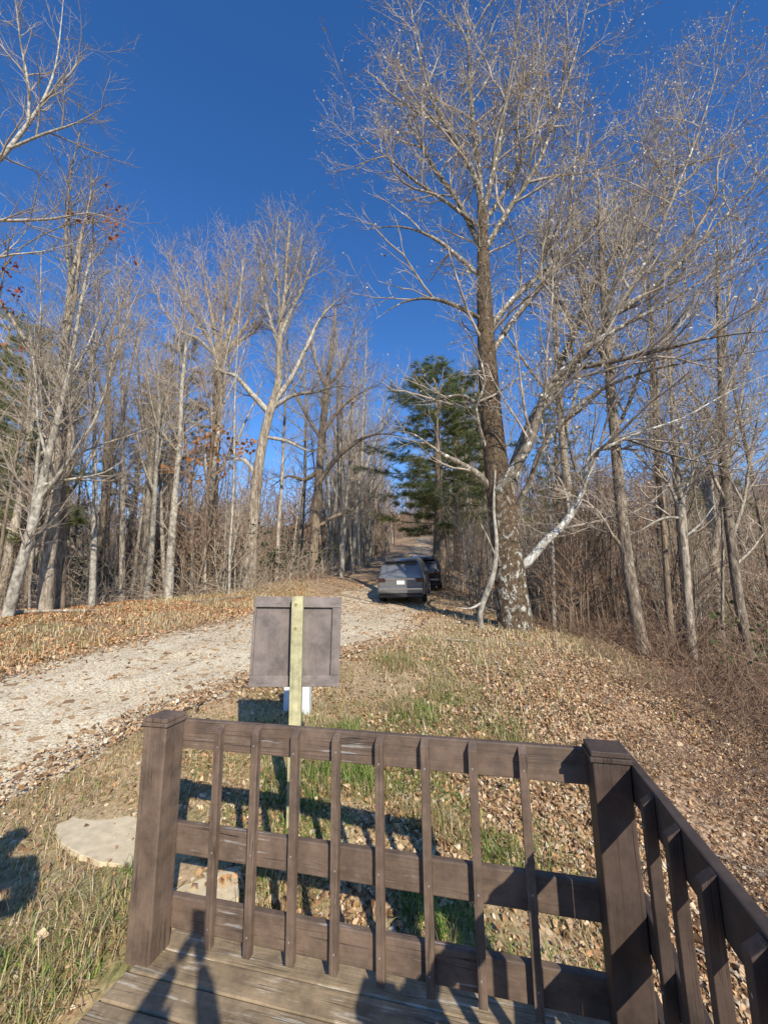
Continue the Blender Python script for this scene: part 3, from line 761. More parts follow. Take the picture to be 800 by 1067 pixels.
def sprout(rng, pts, rs, lvl, spec, out, tips):
    """grow children of a branch. spec[lvl] = (spacing, t0, len lo, len hi, angle lo, hi, up, wander, segs, rmin)"""
    if lvl >= len(spec): 
        tips.append((pts[-1], rs[-1])); return
    sp, t0, l0, l1, a0, a1, up, wa, ns, rmin = spec[lvl]
    L = sum(math.dist(pts[i], pts[i + 1]) for i in range(len(pts) - 1))
    n = max(1, int(L * (1 - t0) / sp + rng.random()))
    az = rng.random() * 6.28
    for i in range(n):
        t = t0 + (1 - t0) * (i + rng.random()) / n
        p, d, r = interp(pts, rs, min(t, .999))
        az += 2.4 + rng.gauss(0, .5)
        ln = rng.uniform(l0, l1) * (1.15 - .6 * t)
        dd = side_dir(rng, d, rng.uniform(a0, a1), az)
        if dd[2] < -.35: dd = unit((dd[0], dd[1], -dd[2] * .3))
        cr = max(rmin, min(r * .75, ln * .014))
        b = branch_line(rng, p, dd, ln, cr, max(rmin * .6, cr * .3), ns, wa, up)
        out.append(b)
        sprout(rng, b[0], b[1], lvl + 1, spec, out, tips)
    if lvl == len(spec) - 1: tips.append((pts[-1], rs[-1]))

SIDES = lambda r: 14 if r > .18 else 9 if r > .08 else 6 if r > .03 else 4 if r > .012 else 3

def limb_from_px(L, base_depth):
    """[(px, py, width px, depth offset)] -> smooth world polyline"""
    P, Rr = [], []
    ws = [q[2] for q in L]
    for (px, py, wd, dy) in L:
        p = at(px, py, base_depth + dy); P.append(p); Rr.append(max(.004, wd * pxsize(p) / 2))
    return smooth_line(P, Rr)

def fill(L):
    """fill in missing widths / depth offsets linearly"""
    n = len(L); ws = [(i, q[2]) for i, q in enumerate(L) if len(q) > 2 and q[2]]; ds = [(i, q[3]) for i, q in enumerate(L) if len(q) > 3]
    if not ds or ds[0][0] != 0: ds = [(0, 0.0)] + ds
    if ds[-1][0] != n - 1: ds = ds + [(n - 1, ds[-1][1])]
    if ws[-1][0] != n - 1: ws = ws + [(n - 1, 2)]
    f = lambda T, i: float(np.interp(i, [a for a, _ in T], [b for _, b in T]))
    return [(q[0], q[1], f(ws, i), f(ds, i)) for i, q in enumerate(L)]

def rel(lines, o):
    return [([(p[0] - o[0], p[1] - o[1], p[2] - o[2]) for p in a], r) for a, r in lines]

def flare_base(pts, rs, amount=1.45, h=.9):
    """root flare on a trunk"""
    z0 = pts[0][2]
    return pts, [r * (1 + (amount - 1) * math.exp(-(p[2] - z0) / (h * .35))) for p, r in zip(pts, rs)]

def custom_tree(name, trunk, limbs, depth, spec, label, group, barks, seed, cat='tree', seeds=0.0, seedcol=None, seedsize=.035, limb_parts=True, limb_w=.84, crown_from=.45, sparse=(), white=()):
    rng = random.Random(seed)
    tp, tr_ = limb_from_px(fill(trunk), depth)
    base = Vector(tp[0]); zg = tz(base.x, base.y)
    if base.z > zg - .25: 
        tp = [(tp[0][0], tp[0][1], zg - .3)] + tp; tr_ = [tr_[0] * 1.15] + tr_
    tp, tr_ = flare_base(tp, tr_, 1.15)
    o = Vector((base.x, base.y, zg))
    root = empty(name, o, 0, label, cat, group)
    V, F = tubes(rel([(tp, tr_)], o), lambda r: 20)
    # fluted, uneven bole
    V = np.array(V); ang = np.arctan2(V[:, 1], V[:, 0]); 
    np_obj('trunk', V, F, M[barks[0]], root)
    twigs, tips = [], []
    k0 = int(len(tp) * crown_from)
    if k0 < len(tp) - 2: sprout(rng, tp[k0:], tr_[k0:], 0, spec, twigs, tips)
    for li, L in enumerate(limbs):
        lp, lr = limb_from_px(fill(L), depth)
        lr = [max(.003, r * limb_w * (1 - .7 * max(0, (i / (len(lr) - 1) - .45) / .55))) for i, r in enumerate(lr)]
        V, F = tubes(rel([(lp, lr)], o), SIDES)
        if limb_parts: np_obj('limb', V, F, M['bark_white' if li in white else barks[1]], root)
        else: twigs.append((lp, lr))
        sprout(rng, lp, lr, 0, [(q[0] * 2.2,) + q[1:] for q in spec] if li in sparse else spec, twigs, tips)
    V, F = tubes(rel(twigs, o), SIDES)
    np_obj('crown', V, F, M[barks[2]], root)
    if seeds:
        T = np.array([t[0] for t in tips]); T = T[NR.rand(len(T)) < seeds] - np.array(o)
        V, F, C_ = leaf_mesh(T, seedsize, pick(seedcol, len(T)), 1.2, flat=False)
        np_obj('foliage', V, F, M['leaf'], root, col=C_, smooth=False)
    return root

# ---- the big old tree right of the road
MT = 11.2
trunk = [(539, 668, 42), (536, 645, 37), (532, 612, 34), (528, 575, 32), (524, 540, 31), (519, 505, 27), (513, 450, 23), (509, 400, 21), (506, 350, 18), (504, 300, 15), (503, 255, 12), (502, 212, 10)]
LIMBS = [
    [(502, 216, 9), (496, 190), (487, 168, 7), (470, 140), (452, 108), (437, 60), (428, 5, 3), (424, -45, 2, -.5)],
    [(502, 218, 8), (498, 170), (492, 120, 6), (488, 60), (487, 0, 3), (489, -60, 2, .5)],
    [(503, 225, 8), (511, 190), (520, 150, 6), (528, 100), (537, 40, 4), (546, -25, 2, -.6)],
    [(504, 262, 9), (515, 243), (532, 215, 8), (550, 188), (566, 158, 6), (582, 110), (598, 60), (612, 5, 3), (622, -40, 2, -1)],
    [(503, 266, 8), (492, 240), (475, 206, 7), (455, 180), (438, 150, 5), (420, 118), (402, 78), (393, 45, 2, .8)],
    [(504, 232, 7), (530, 192), (548, 150, 5), (560, 100), (569, 40), (577, -30, 2, 1.2)],
    [(505, 335, 7), (480, 321), (450, 311, 5), (420, 315), (392, 332, 2, -1)],
    [(504, 292, 7), (480, 270), (450, 247, 5), (415, 236), (376, 240, 2, .8)],
    [(503, 240, 6), (470, 214), (432, 188, 4), (396, 158), (368, 136, 2, -.8)],
    [(526, 522, 21), (539, 480, 19), (554, 441, 17), (571, 412, 15, -.1), (592, 388, 13), (615, 360, 11), (640, 326, 11, -.8), (660, 296, 10), (678, 260, 8), (695, 220), (712, 178, 6), (730, 130), (746, 76, 4), (764, 5, 2, -1.6)],
    [(563, 424, 14, -.1), (582, 384, 13), (600, 342, 11), (618, 302), (640, 262, 8, .5), (664, 210), (692, 155, 5), (722, 100), (748, 30, 2, 1)],
    [(519, 522, 14, .1), (519, 512, 16, -.25), (531, 494, 16, -.5), (549, 466, 15), (561, 432, 13), (570, 405, 12), (592, 381, 11, -1.4), (622, 355), (657, 335, 9), (702, 311), (747, 279, 6, -2.6), (793, 233), (840, 185, 3, -3.6)],
    [(590, 384, 10, -1.3), (625, 379), (662, 371, 7, -2), (703, 361), (745, 351, 5), (800, 345, 3, -3.2), (840, 345, 2)],
    [(506, 350, 9), (522, 326), (545, 301, 8), (572, 279), (602, 250, 6), (631, 219), (656, 179, 5), (674, 137), (692, 85, 2, .8)],
    [(508, 375, 9), (531, 338), (560, 301, 8), (582, 263), (592, 230, 6), (597, 180), (604, 128, 4), (613, 70, 2, -.7)],
    [(541, 592, 14), (552, 583, 13), (567, 565, 12), (588, 545, 11, -.4), (603, 520, 10), (611, 492, 9), (616, 473, 7, -.8), (638, 463, 6), (662, 452), (710, 436, 5, -1.4), (742, 418), (780, 398, 3), (830, 380, 2, -2)],
    [(652, 457, 5, -1.1), (700, 474, 4), (740, 483), (772, 490, 3), (820, 494, 2, -1.8)],
    [(514, 514, 10), (500, 496, 9), (480, 483, 7), (462, 474, 6), (445, 462), (430, 452, 3), (412, 449, 2, -.8)],
    [(509, 437, 6), (495, 420), (478, 412, 5), (452, 417), (428, 420, 2, -.5)],
    [(512, 478, 6), (502, 455, 6), (496, 425), (505, 395, 4), (490, 350), (470, 330, 2, -.8)],
    [(529, 558, 11, .1), (543, 520, 10, -.2), (553, 500, 9), (563, 470, 8), (586, 440, 8, -.8), (612, 415), (652, 394, 6), (702, 380), (760, 371, 4, -2), (815, 362, 2, -2.6)],
    [(642, 326, 9, -.8), (680, 300, 7), (720, 262), (765, 215, 5, -1.8), (810, 160, 3), (850, 110, 2)],
    [(612, 300, 8, .2), (650, 255, 6), (690, 215), (740, 160, 4), (800, 100, 2, 1)],
]
SPEC_MAIN = [(.36, .2, 1.3, 3.6, .5, 1.0, .06, .13, 6, .0075), (.17, .12, .5, 1.4, .5, 1.0, .05, .16, 4, .0045), (.125, .1, .16, .6, .5, 1.1, .03, .2, 2, .0025)]
PALE = np.array([(.80, .70, .52), (.66, .54, .36), (.56, .43, .26), (.46, .33, .18), (.60, .47, .30), (.40, .27, .14), (.34, .21, .1)])
custom_tree('tree', trunk, LIMBS, MT, SPEC_MAIN, 'huge old tree with mossy trunk and pale spreading limbs right of the road', None, ('bark_main', 'bark_limb', 'twig_main'), 5, seeds=.62, seedcol=PALE, seedsize=.052, crown_from=.6, sparse=(6, 7, 17, 18, 19, 20), white=(15,), limb_w=.76)

# ---- hand-laid trees left of the road
SPEC_MID = [(.34, .18, 1.0, 2.9, .45, .95, .08, .13, 5, .010), (.20, .12, .5, 1.4, .45, .95, .06, .16, 3, .006), (.17, .12, .25, .75, .5, 1.0, .03, .17, 2, .0042)]
custom_tree('tree', [(6, 650, 15), (20, 597, 13), (32, 556, 12), (41, 520, 11), (52, 470, 8), (62, 430, 7), (74, 380, 5), (84, 320, 4), (98, 250, 2)],
            [[(41, 520, 8), (60, 497), (78, 470, 6), (98, 440), (112, 400, 4), (125, 350), (150, 290, 2, -1)], [(10, 636, 8), (16, 610, 8), (28, 570, 7, .3), (36, 520), (40, 470, 5), (44, 420), (36, 360, 3), (40, 300, 2)],
             [(50, 480, 5), (40, 440), (38, 400, 3), (30, 340, 2, -.6)], [(70, 400, 4), (92, 360), (110, 310, 2, .8)], [(45, 505, 5), (70, 500), (110, 492, 3), (140, 470, 2)]],
            10.8, SPEC_MID, 'pale slender tree leaning right at the far left verge', None, ('bark_pale', 'bark_pale', 'twig'), 21)
SPEC_FAN = [(.36, .25, 1.2, 3.0, .45, .95, .09, .15, 5, .011), (.20, .12, .6, 1.7, .4, .9, .09, .15, 3, .007), (.18, .12, .3, .9, .4, .9, .07, .15, 2, .005)]
custom_tree('tree', [(222, 618, 13), (222, 560, 12), (222, 500, 11), (226, 440, 11), (228, 410, 10), (227, 382, 11)],
            [[(227, 384, 7), (222, 362), (210, 340, 5), (196, 318), (184, 290, 3), (176, 262, 2)], [(227, 384, 7), (226, 355), (220, 325, 5), (214, 295), (210, 262, 2)], [(228, 384, 7), (236, 355, 6), (246, 325), (252, 290, 4), (256, 258, 2)],
             [(228, 384, 6), (240, 362), (256, 340, 5), (268, 310), (278, 275, 2)], [(228, 380, 5), (232, 340), (236, 300, 4), (238, 255, 2)], [(224, 370, 5), (205, 352), (188, 345, 4), (170, 322), (158, 296, 2)], [(243, 360, 4), (265, 345), (285, 318, 2)],
             [(226, 430, 5), (212, 425), (196, 415, 4), (182, 400, 2)], [(222, 446, 4), (200, 440, 4), (180, 425, 3), (160, 415, 2)]],
            20.5, SPEC_FAN, 'tall tree with a rounded fan of fine upright twigs left of the road', None, ('bark_brown', 'bark_grey', 'twig_brown'), 22)
custom_tree('tree', [(258, 615, 20), (260, 585, 16), (263, 550, 13), (267, 510, 11), (272, 470, 10), (281, 430, 9), (290, 400, 8), (291, 370, 7), (293, 340, 5), (297, 305, 4), (299, 270, 3), (302, 232, 2)],
            [[(285, 420, 7), (302, 396), (318, 365, 5), (332, 335), (346, 318, 3), (362, 305, 2)], [(292, 350, 6), (305, 320), (318, 295, 4), (330, 258, 2)], [(296, 310, 4), (308, 280), (316, 240, 2)], [(282, 432, 8), (262, 410, 7), (246, 392), (232, 388, 4), (220, 380, 2)],
             [(292, 365, 5), (282, 335), (274, 300, 4), (272, 262, 2)], [(284, 425, 6), (305, 412, 5), (330, 408), (352, 402, 3), (375, 404, 2)], [(268, 500, 6), (256, 480), (238, 478, 3), (222, 470, 2)], [(275, 455, 5), (300, 460), (322, 470, 3), (340, 462, 2)], [(292, 345, 4), (290, 300), (287, 262, 3), (290, 225, 2)]],
            17.8, SPEC_MID, 'large forked tree with pale upper limbs left of the road', None, ('bark_grey', 'bark_pale', 'twig'), 23)
custom_tree('tree', [(326, 602, 11), (327, 570, 10), (330, 530, 9), (333, 490, 8), (336, 450, 8), (340, 410, 6), (345, 370, 4), (350, 320, 2)],
            [[(334, 500, 7), (350, 478, 6), (372, 460), (395, 452, 4), (420, 455, 2, -1)], [(334, 488, 6), (318, 500), (300, 496, 4), (282, 508, 2)], [(337, 450, 5), (355, 425), (375, 410, 3), (400, 398, 2)], [(336, 460, 5), (318, 430), (305, 400, 3), (300, 360, 2)], [(341, 405, 4), (360, 375), (372, 330, 2)], [(341, 408, 4), (328, 375), (322, 335, 2)], [(328, 552, 5), (345, 540, 5), (368, 530), (376, 515, 3), (372, 500, 2)]],
            23.5, SPEC_MID, 'dark limbed crooked tree with side boughs near the road bend', None, ('bark_brown', 'bark_brown', 'twig'), 24)
# pale limbs of a tree just outside the left border reach into the sky
custom_tree('tree', [(-150, 690, 30), (-130, 600, 27), (-110, 480, 24), (-95, 380, 20), (-80, 290, 15), (-70, 230, 12)],
            [[(-72, 240, 10), (-30, 195, 9), (0, 166, 8), (25, 135), (45, 105, 5), (58, 70), (64, 25), (68, -20, 2)], [(10, 155, 5), (45, 140), (80, 128, 3), (112, 110, 2)], [(-76, 260, 8), (-30, 232), (15, 230, 5), (55, 228), (95, 222, 3), (125, 232, 2)], [(30, 130, 5), (30, 90), (22, 45, 3), (15, -10, 2)],
             [(45, 105, 4), (75, 75), (92, 45, 2)], [(-74, 245, 8), (-50, 150), (-30, 80, 5), (-10, 20), (5, -40, 2)], [(-85, 320, 7), (-40, 290), (0, 268, 4), (45, 262), (90, 250, 2)]],
            9.0, [(.36, .2, .9, 2.2, .45, .95, .05, .13, 5, .007), (.2, .12, .4, 1.0, .45, 1.0, .04, .15, 3, .0042), (.2, .1, .15, .45, .5, 1.0, .02, .2, 2, .0028)], 'grey tree at the left border whose bare limbs reach into the sky', None, ('bark_grey', 'bark_pale', 'twig'), 25)

# ---- hand-laid trees on the right bank
custom_tree('tree', [(676, 700, 18), (667, 668, 16), (657, 610, 14), (650, 560, 13), (644, 500, 12), (639, 440, 11), (634, 380, 11), (630, 320, 9), (626, 260, 6), (624, 200, 3)],
            [[(640, 450, 6), (655, 420), (668, 380, 4), (676, 330, 2)], [(634, 385, 6), (618, 350), (606, 310, 3), (600, 260, 2)], [(630, 325, 5), (645, 280), (655, 230, 2)], [(652, 580, 6), (640, 560), (624, 552, 3), (606, 548, 2)]],
            10.4, SPEC_MID, 'straight brown grey tree on the right bank beside a thinner dark one', None, ('bark_right', 'bark_right', 'twig'), 31)
custom_tree('tree', [(724, 712, 12), (720, 670, 11), (716, 620, 10), (712, 570, 10), (709, 530, 10), (706, 500, 7), (701, 450, 5), (698, 400, 3), (694, 340, 2)],
            [[(709, 535, 6), (700, 512), (690, 490, 4), (684, 465, 2)], [(709, 532, 6), (716, 505, 5), (726, 480, 3), (730, 440, 2)], [(709, 540, 5), (690, 540, 4), (668, 552, 3), (650, 560, 2)], [(712, 560, 4), (730, 545), (748, 520, 2)], [(710, 526, 5), (704, 500), (708, 470, 3), (702, 420, 2)]],
            10.8, SPEC_MID, 'pale trunk with short crooked branches in the middle of the right bank', None, ('bark_grey', 'bark_pale', 'twig'), 32)
custom_tree('tree', [(790, 730, 15), (782, 690, 13), (770, 630, 12), (762, 570, 11), (757, 520, 11), (754, 470, 11), (752, 420, 9), (750, 370, 7), (748, 310, 5), (747, 250, 2)],
            [[(757, 525, 6), (742, 495), (730, 460, 4), (722, 420, 2)], [(762, 560, 6), (775, 520, 5), (782, 470), (792, 420, 3), (796, 370, 2)], [(752, 425, 5), (765, 385), (775, 340, 2)], [(754, 460, 5), (738, 430), (728, 390, 2)], [(764, 590, 5), (785, 570), (805, 540, 2)]],
            11.0, SPEC_MID, 'forked grey tree nearest the right border on the bank', None, ('bark_right', 'bark_grey', 'twig'), 33)
custom_tree('sapling', [(500, 640, 5), (504, 625, 6), (512, 605, 6), (516, 585, 5), (517, 560, 4), (514, 530, 3), (516, 490, 2)], [[(502, 628, 4), (490, 634), (476, 633, 2)], [(516, 580, 2), (508, 560), (500, 545, 2)]],
            10.9, [(.8, .4, .3, .8, .5, .9, .05, .1, 3, .005), (.4, .2, .2, .4, .5, .9, .05, .1, 2, .004)], 'bent pale sapling leaning beside the huge tree trunk', None, ('bark_pale', 'bark_pale', 'twig'), 34)

# ---- generic trees, copied
def proto(kind, seed):
    """returns list of (part name, mesh) for a tree about 15 m tall standing at the origin"""
    rng = random.Random(seed)
    out, tips, trunks = [], [], []
    Hh = 15.0
    if kind == 'slender':
        tr = branch_line(rng, (0, 0, -.4), unit((rng.gauss(0, .04), rng.gauss(0, .04), 1)), Hh + .4, .14, .015, 14, .025, .10); trunks.append(tr)
        spec = [(0.33, .38, .8, 2.4, .5, 1.0, .07, .1, 4, .014), (0.28, .15, .4, 1.1, .5, 1.0, .05, .14, 3, .007), (0.30, .2, .3, .6, .5, 1.0, .03, .14, 2, .0055)]
    elif kind == 'tall':
        tr = branch_line(rng, (0, 0, -.4), unit((rng.gauss(0, .03), rng.gauss(0, .03), 1)), Hh * .8, .24, .09, 12, .025, .10); trunks.append(tr)
        for k in range(5):
            p, d, r = interp(tr[0], tr[1], .55 + .11 * k); dd = side_dir(rng, d, rng.uniform(.35, .6), k * 2.4 + rng.random())
            trunks.append(branch_line(rng, p, dd, Hh * .42 * (1.1 - .07 * k), r * .6, .015, 8, .07, .10))
        p, d, r = interp(tr[0], tr[1], .999); trunks.append(branch_line(rng, p, d, Hh * .25, r * .9, .015, 6, .06, .04))
        spec = [(0.33, .3, 1.0, 2.6, .4, .9, .08, .1, 4, .014), (0.30, .15, .5, 1.2, .45, .9, .06, .14, 3, .007), (0.30, .2, .3, .7, .5, 1.0, .03, .14, 2, .0055)]
    elif kind == 'fork':
        tr = branch_line(rng, (0, 0, -.4), unit((rng.gauss(0, .05), rng.gauss(0, .05), 1)), Hh * .45, .17, .13, 8, .03, .10); trunks.append(tr)
        for k in range(3):
            p, d, r = interp(tr[0], tr[1], .999 - .2 * k); dd = side_dir(rng, d, rng.uniform(.15, .4), k * 2.3 + rng.random())
            trunks.append(branch_line(rng, p, dd, Hh * (.6 - .05 * k), r * .75, .015, 10, .06, .05))
        spec = [(0.32, .25, .9, 2.6, .4, .9, .08, .1, 4, .014), (0.30, .15, .5, 1.2, .45, .9, .06, .14, 3, .007), (0.30, .2, .3, .7, .5, 1.0, .03, .14, 2, .0055)]
    elif kind == 'bushy':
        tr = branch_line(rng, (0, 0, -.4), unit((rng.gauss(0, .05), rng.gauss(0, .05), 1)), Hh * .95, .16, .02, 12, .05, .02); trunks.append(tr)
        spec = [(0.24, .2, 1.2, 3.4, .7, 1.25, .05, .12, 5, .014), (0.24, .15, .5, 1.3, .5, 1.0, .05, .14, 3, .007), (0.30, .2, .3, .7, .5, 1.0, .03, .14, 2, .0055)]
    elif kind == 'pole':
        tr = branch_line(rng, (0, 0, -.4), unit((rng.gauss(0, .06), rng.gauss(0, .06), 1)), Hh + .4, .085, .012, 12, .035, .10); trunks.append(tr)
        spec = [(0.53, .45, .6, 1.8, .4, .9, .08, .1, 3, .012), (0.33, .2, .4, 1.0, .5, 1.0, .05, .12, 2, .009)]
    parts = []
    V, F = tubes(trunks, lambda r: 9 if r > .1 else 6)
    parts.append(('trunk', np_mesh('trunk', V, F, None)))
    src = trunks if kind in ('slender', 'bushy', 'pole') else trunks[1:]
    for t in src: sprout(rng, t[0], t[1], 0, spec, out, tips)
    V, F = tubes(out, lambda r: 5 if r > .03 else 3)
    parts.append(('crown', np_mesh('crown', V, F, None)))
    return parts, tips
PROTO = {}
for kd, n in (('slender', 3), ('tall', 3), ('fork', 2), ('bushy', 2), ('pole', 3)):
    PROTO[kd] = [proto(kd, 100 + 7 * i + len(kd)) for i in range(n)]

_variants = {}
def with_mat(me, mat):
    key = (me.name, mat)
    if key not in _variants:
        m2 = me.copy(); m2.materials.clear(); m2.materials.append(M[mat]); _variants[key] = m2
    return _variants[key]

def place(kind, x, y, h, label, group=None, lean=(0, 0), fat=1.0, barks=('bark_grey', 'twig'), rng=random, name='tree', cat='tree', k=None, z=None):
    pr = PROTO[kind][rng.randrange(len(PROTO[kind])) if k is None else k]
    root = empty(name, (x, y, tz(x, y) if z is None else z), rng.uniform(0, 6.28), label, cat, group)
    s = h / 15.0; root.scale = (s * fat, s * fat, s)
    q = Matrix.Rotation(lean[0], 3, 'Y') @ Matrix.Rotation(-lean[1], 3, 'X') @ Matrix.Rotation(root.rotation_euler.z, 3, 'Z')
    root.rotation_euler = q.to_euler()
    for (nm, me), b in zip(pr[0], barks):
        link(bpy.data.objects.new(nm, with_mat(me, b)), root)
    return root

def by_px(kind, px, d, topx, topy, fat, label, barks=('bark_grey', 'twig'), group=None, k=None):
    """a copied tree whose foot and tip are given where the photograph shows them"""
    g = ground_at(px, d); t = at(topx, topy, d)
    h = max(3.0, t.z - g.z)
    return place(kind, g.x, d, h, label, group, (math.atan2(t.x - g.x, h), random.uniform(-.04, .04)), fat, barks, k=k)

# left wood edge, one by one
by_px('tall', 50, 12.2, 100, 235, 1.0, 'thick grey tree just right of the leaning pale tree', k=0)
by_px('fork', 66, 12.9, 122, 265, 1.0, 'dark forked tree leaning right behind the thick grey one', ('bark_brown', 'twig'), k=0)
by_px('slender', 97, 13.2, 128, 300, 1.0, 'slim mottled tree with a single stem on the left verge', ('bark_pale', 'twig'), k=0)
by_px('bushy', 30, 17.0, 30, 265, 1.0, 'twiggy tree behind the leaning pale one', ('bark_brown', 'twig_brown'), k=0)
by_px('slender', 128, 16.5, 140, 285, .9, 'thin straight tree between the mottled stem and twin stems', ('bark_grey', 'twig'), k=1)
by_px('fork', 148, 17.0, 172, 280, .8, 'twin stemmed tree left of the pale slim trunk', ('bark_grey', 'twig'), k=1)
by_px('tall', 112, 22.0, 112, 290, .9, 'hazy tree set back in the left wood', ('bark_brown', 'twig_brown'), k=1)
by_px('bushy', 196, 20.0, 190, 330, .9, 'twiggy brown tree behind the pale slim trunk', ('bark_brown', 'twig_brown'), k=1)
by_px('pole', 232, 17.4, 246, 420, .9, 'thin pale pole under the fan-topped tree', ('bark_pale', 'twig'), k=0)
by_px('pole', 240, 17.8, 236, 440, .8, 'second thin pale pole close to the large forked trunk', ('bark_pale', 'twig'), k=1)
by_px('pole', 212, 18.4, 214, 400, 1.0, 'thin brown pole left of the pale ones', ('bark_brown', 'twig_brown'), k=2)
by_px('slender', 288, 20.5, 300, 340, .9, 'thin tree directly right of the large forked trunk', ('bark_grey', 'twig'), k=2)
by_px('pole', 301, 21.0, 318, 430, .9, 'thin leaning pole before the crooked tree', ('bark_pale', 'twig'), k=0)
by_px('bushy', 308, 27.0, 330, 320, .9, 'twiggy tree behind the crooked tree', ('bark_grey', 'twig'), k=0)
by_px('slender', 352, 27.0, 352, 330, .9, 'slim tree right of the crooked tree by the bend', ('bark_grey', 'twig'), k=0)
by_px('fork', 366, 30.0, 380, 340, .8, 'pale forked tree above the bend in the road', ('bark_pale', 'twig'), k=0)
# right bank
by_px('slender', 692, 11.6, 655, 260, .8, 'thin dark tree beside the straight brown grey one', ('bark_brown', 'twig'), k=1)
by_px('slender', 706, 12.6, 672, 300, .9, 'dark slim trunk behind the pale crooked-branched one', ('bark_brown', 'twig'), k=2)
by_px('pole', 574, 13.5, 556, 330, 1.1, 'thin white stem right of the huge tree', ('bark_pale', 'twig'), k=1)
by_px('pole', 742, 12.0, 735, 380, 1.0, 'thin pole between the crooked-branched tree and the border tree', ('bark_grey', 'twig'), k=2)
by_px('slender', 812, 12.2, 800, 300, 1.0, 'dark tree cut by the right border', ('bark_brown', 'twig'), k=0)
by_px('tall', 600, 19.0, 585, 240, .8, 'tall thin tree behind the white limb', ('bark_grey', 'twig'), k=0)
by_px('bushy', 640, 17.0, 610, 330, .9, 'twiggy tree in the thicket behind the bank', ('bark_brown', 'twig_brown'), k=1)
by_px('fork', 745, 17.5, 730, 260, .9, 'forked tree set back in the right wood', ('bark_grey', 'twig'), k=1)
by_px('tall', 690, 21.0, 680, 250, .9, 'hazy tall tree in the right wood', ('bark_brown', 'twig_brown'), k=2)
by_px('bushy', 795, 19.0, 780, 330, 1.0, 'twiggy tree deep in the right wood by the border', ('bark_brown', 'twig_brown'), k=0)

# the woods behind: rows of bare trees
rng = random.Random(3)
placed = [(c.location.x, c.location.y) for c in COL.objects if c.get('category') == 'tree']
def free(x, y, m):
    if float(poly_sd(np.array([x]), np.array([y]), ROAD)[0]) < 1.2: return False
    return all((x - a) ** 2 + (y - b) ** 2 > m * m for a, b in placed)
def wood(n, xr, yr, kinds, hr, m, label, group, barks, fat=(.7, 1.1)):
    c = 0; tries = 0
    while c < n and tries < n * 40:
        tries += 1
        y = rng.uniform(*yr); x0, x1 = xr(y); x = rng.uniform(x0, x1)
        if not free(x, y, m): continue
        placed.append((x, y))
        place(rng.choice(kinds), x, y, rng.uniform(*hr), label, group, (rng.gauss(0, .05), rng.gauss(0, .05)), rng.uniform(*fat), rng.choice(barks), rng=rng); c += 1
GB = [('bark_grey', 'twig'), ('bark_brown', 'twig_brown'), ('bark_pale', 'twig_brown')]
wood(60, lambda y: (-.98 * y, -.28 * y - 1), (15, 30), ['slender', 'slender', 'pole', 'tall', 'bushy'], (8, 14), .9, 'bare tree in the depth of the left wood', 'bare trees in the left wood', GB)
wood(34, lambda y: (-.95 * y, -.06 * y - 2.0), (30, 60), ['slender', 'bushy', 'pole', 'tall', 'pole'], (9, 14), 1.3, 'bare tree far back in the left wood', 'bare trees far back on the left', GB)
wood(44, lambda y: (-.085 * y - .5 , .055 * y - 2.2), (27, 75), ['pole', 'pole', 'slender', 'fork'], (8, 14), 1.0, 'pale thin tree lining the left side of the climbing road', 'thin trees lining the climbing road', [('bark_pale', 'twig_brown'), ('bark_pale', 'twig'), ('bark_grey', 'twig_brown')])
wood(32, lambda y: (-.15 * y, .02 * y - 1.6), (25, 60), ['slender', 'tall', 'bushy', 'slender'], (12.5, 18), .9, 'tall bare tree standing along the bend of the road', 'tall bare trees along the bend', [('bark_pale', 'twig_brown'), ('bark_grey', 'twig'), ('bark_grey', 'twig_brown')])
wood(22, lambda y: (.08 * y + 2.6, .24 * y + 2), (27, 58), ['slender', 'tall', 'bushy', 'slender'], (12.5, 18), .9, 'tall bare tree behind the green pine', 'tall bare trees behind the pine', [('bark_pale', 'twig_brown'), ('bark_grey', 'twig'), ('bark_grey', 'twig_brown')])
wood(30, lambda y: (.26 * y + 1.5, 1.0 * y), (13.5, 24), ['slender', 'bushy', 'pole', 'pole'], (6, 11), 1.1, 'bare tree in the depth of the right wood', 'bare trees in the right wood', GB)
wood(38, lambda y: (.17 * y + 1, .98 * y), (24, 60), ['slender', 'bushy', 'pole', 'tall', 'bushy'], (8, 13), 1.4, 'bare tree far back in the right wood', 'bare trees far back on the right', GB)
wood(14, lambda y: (.07 * y + 3, .17 * y + 3), (30, 75), ['pole', 'slender', 'bushy'], (8, 13), 1.2, 'bare tree right of the climbing road', 'bare trees right of the climbing road', GB)

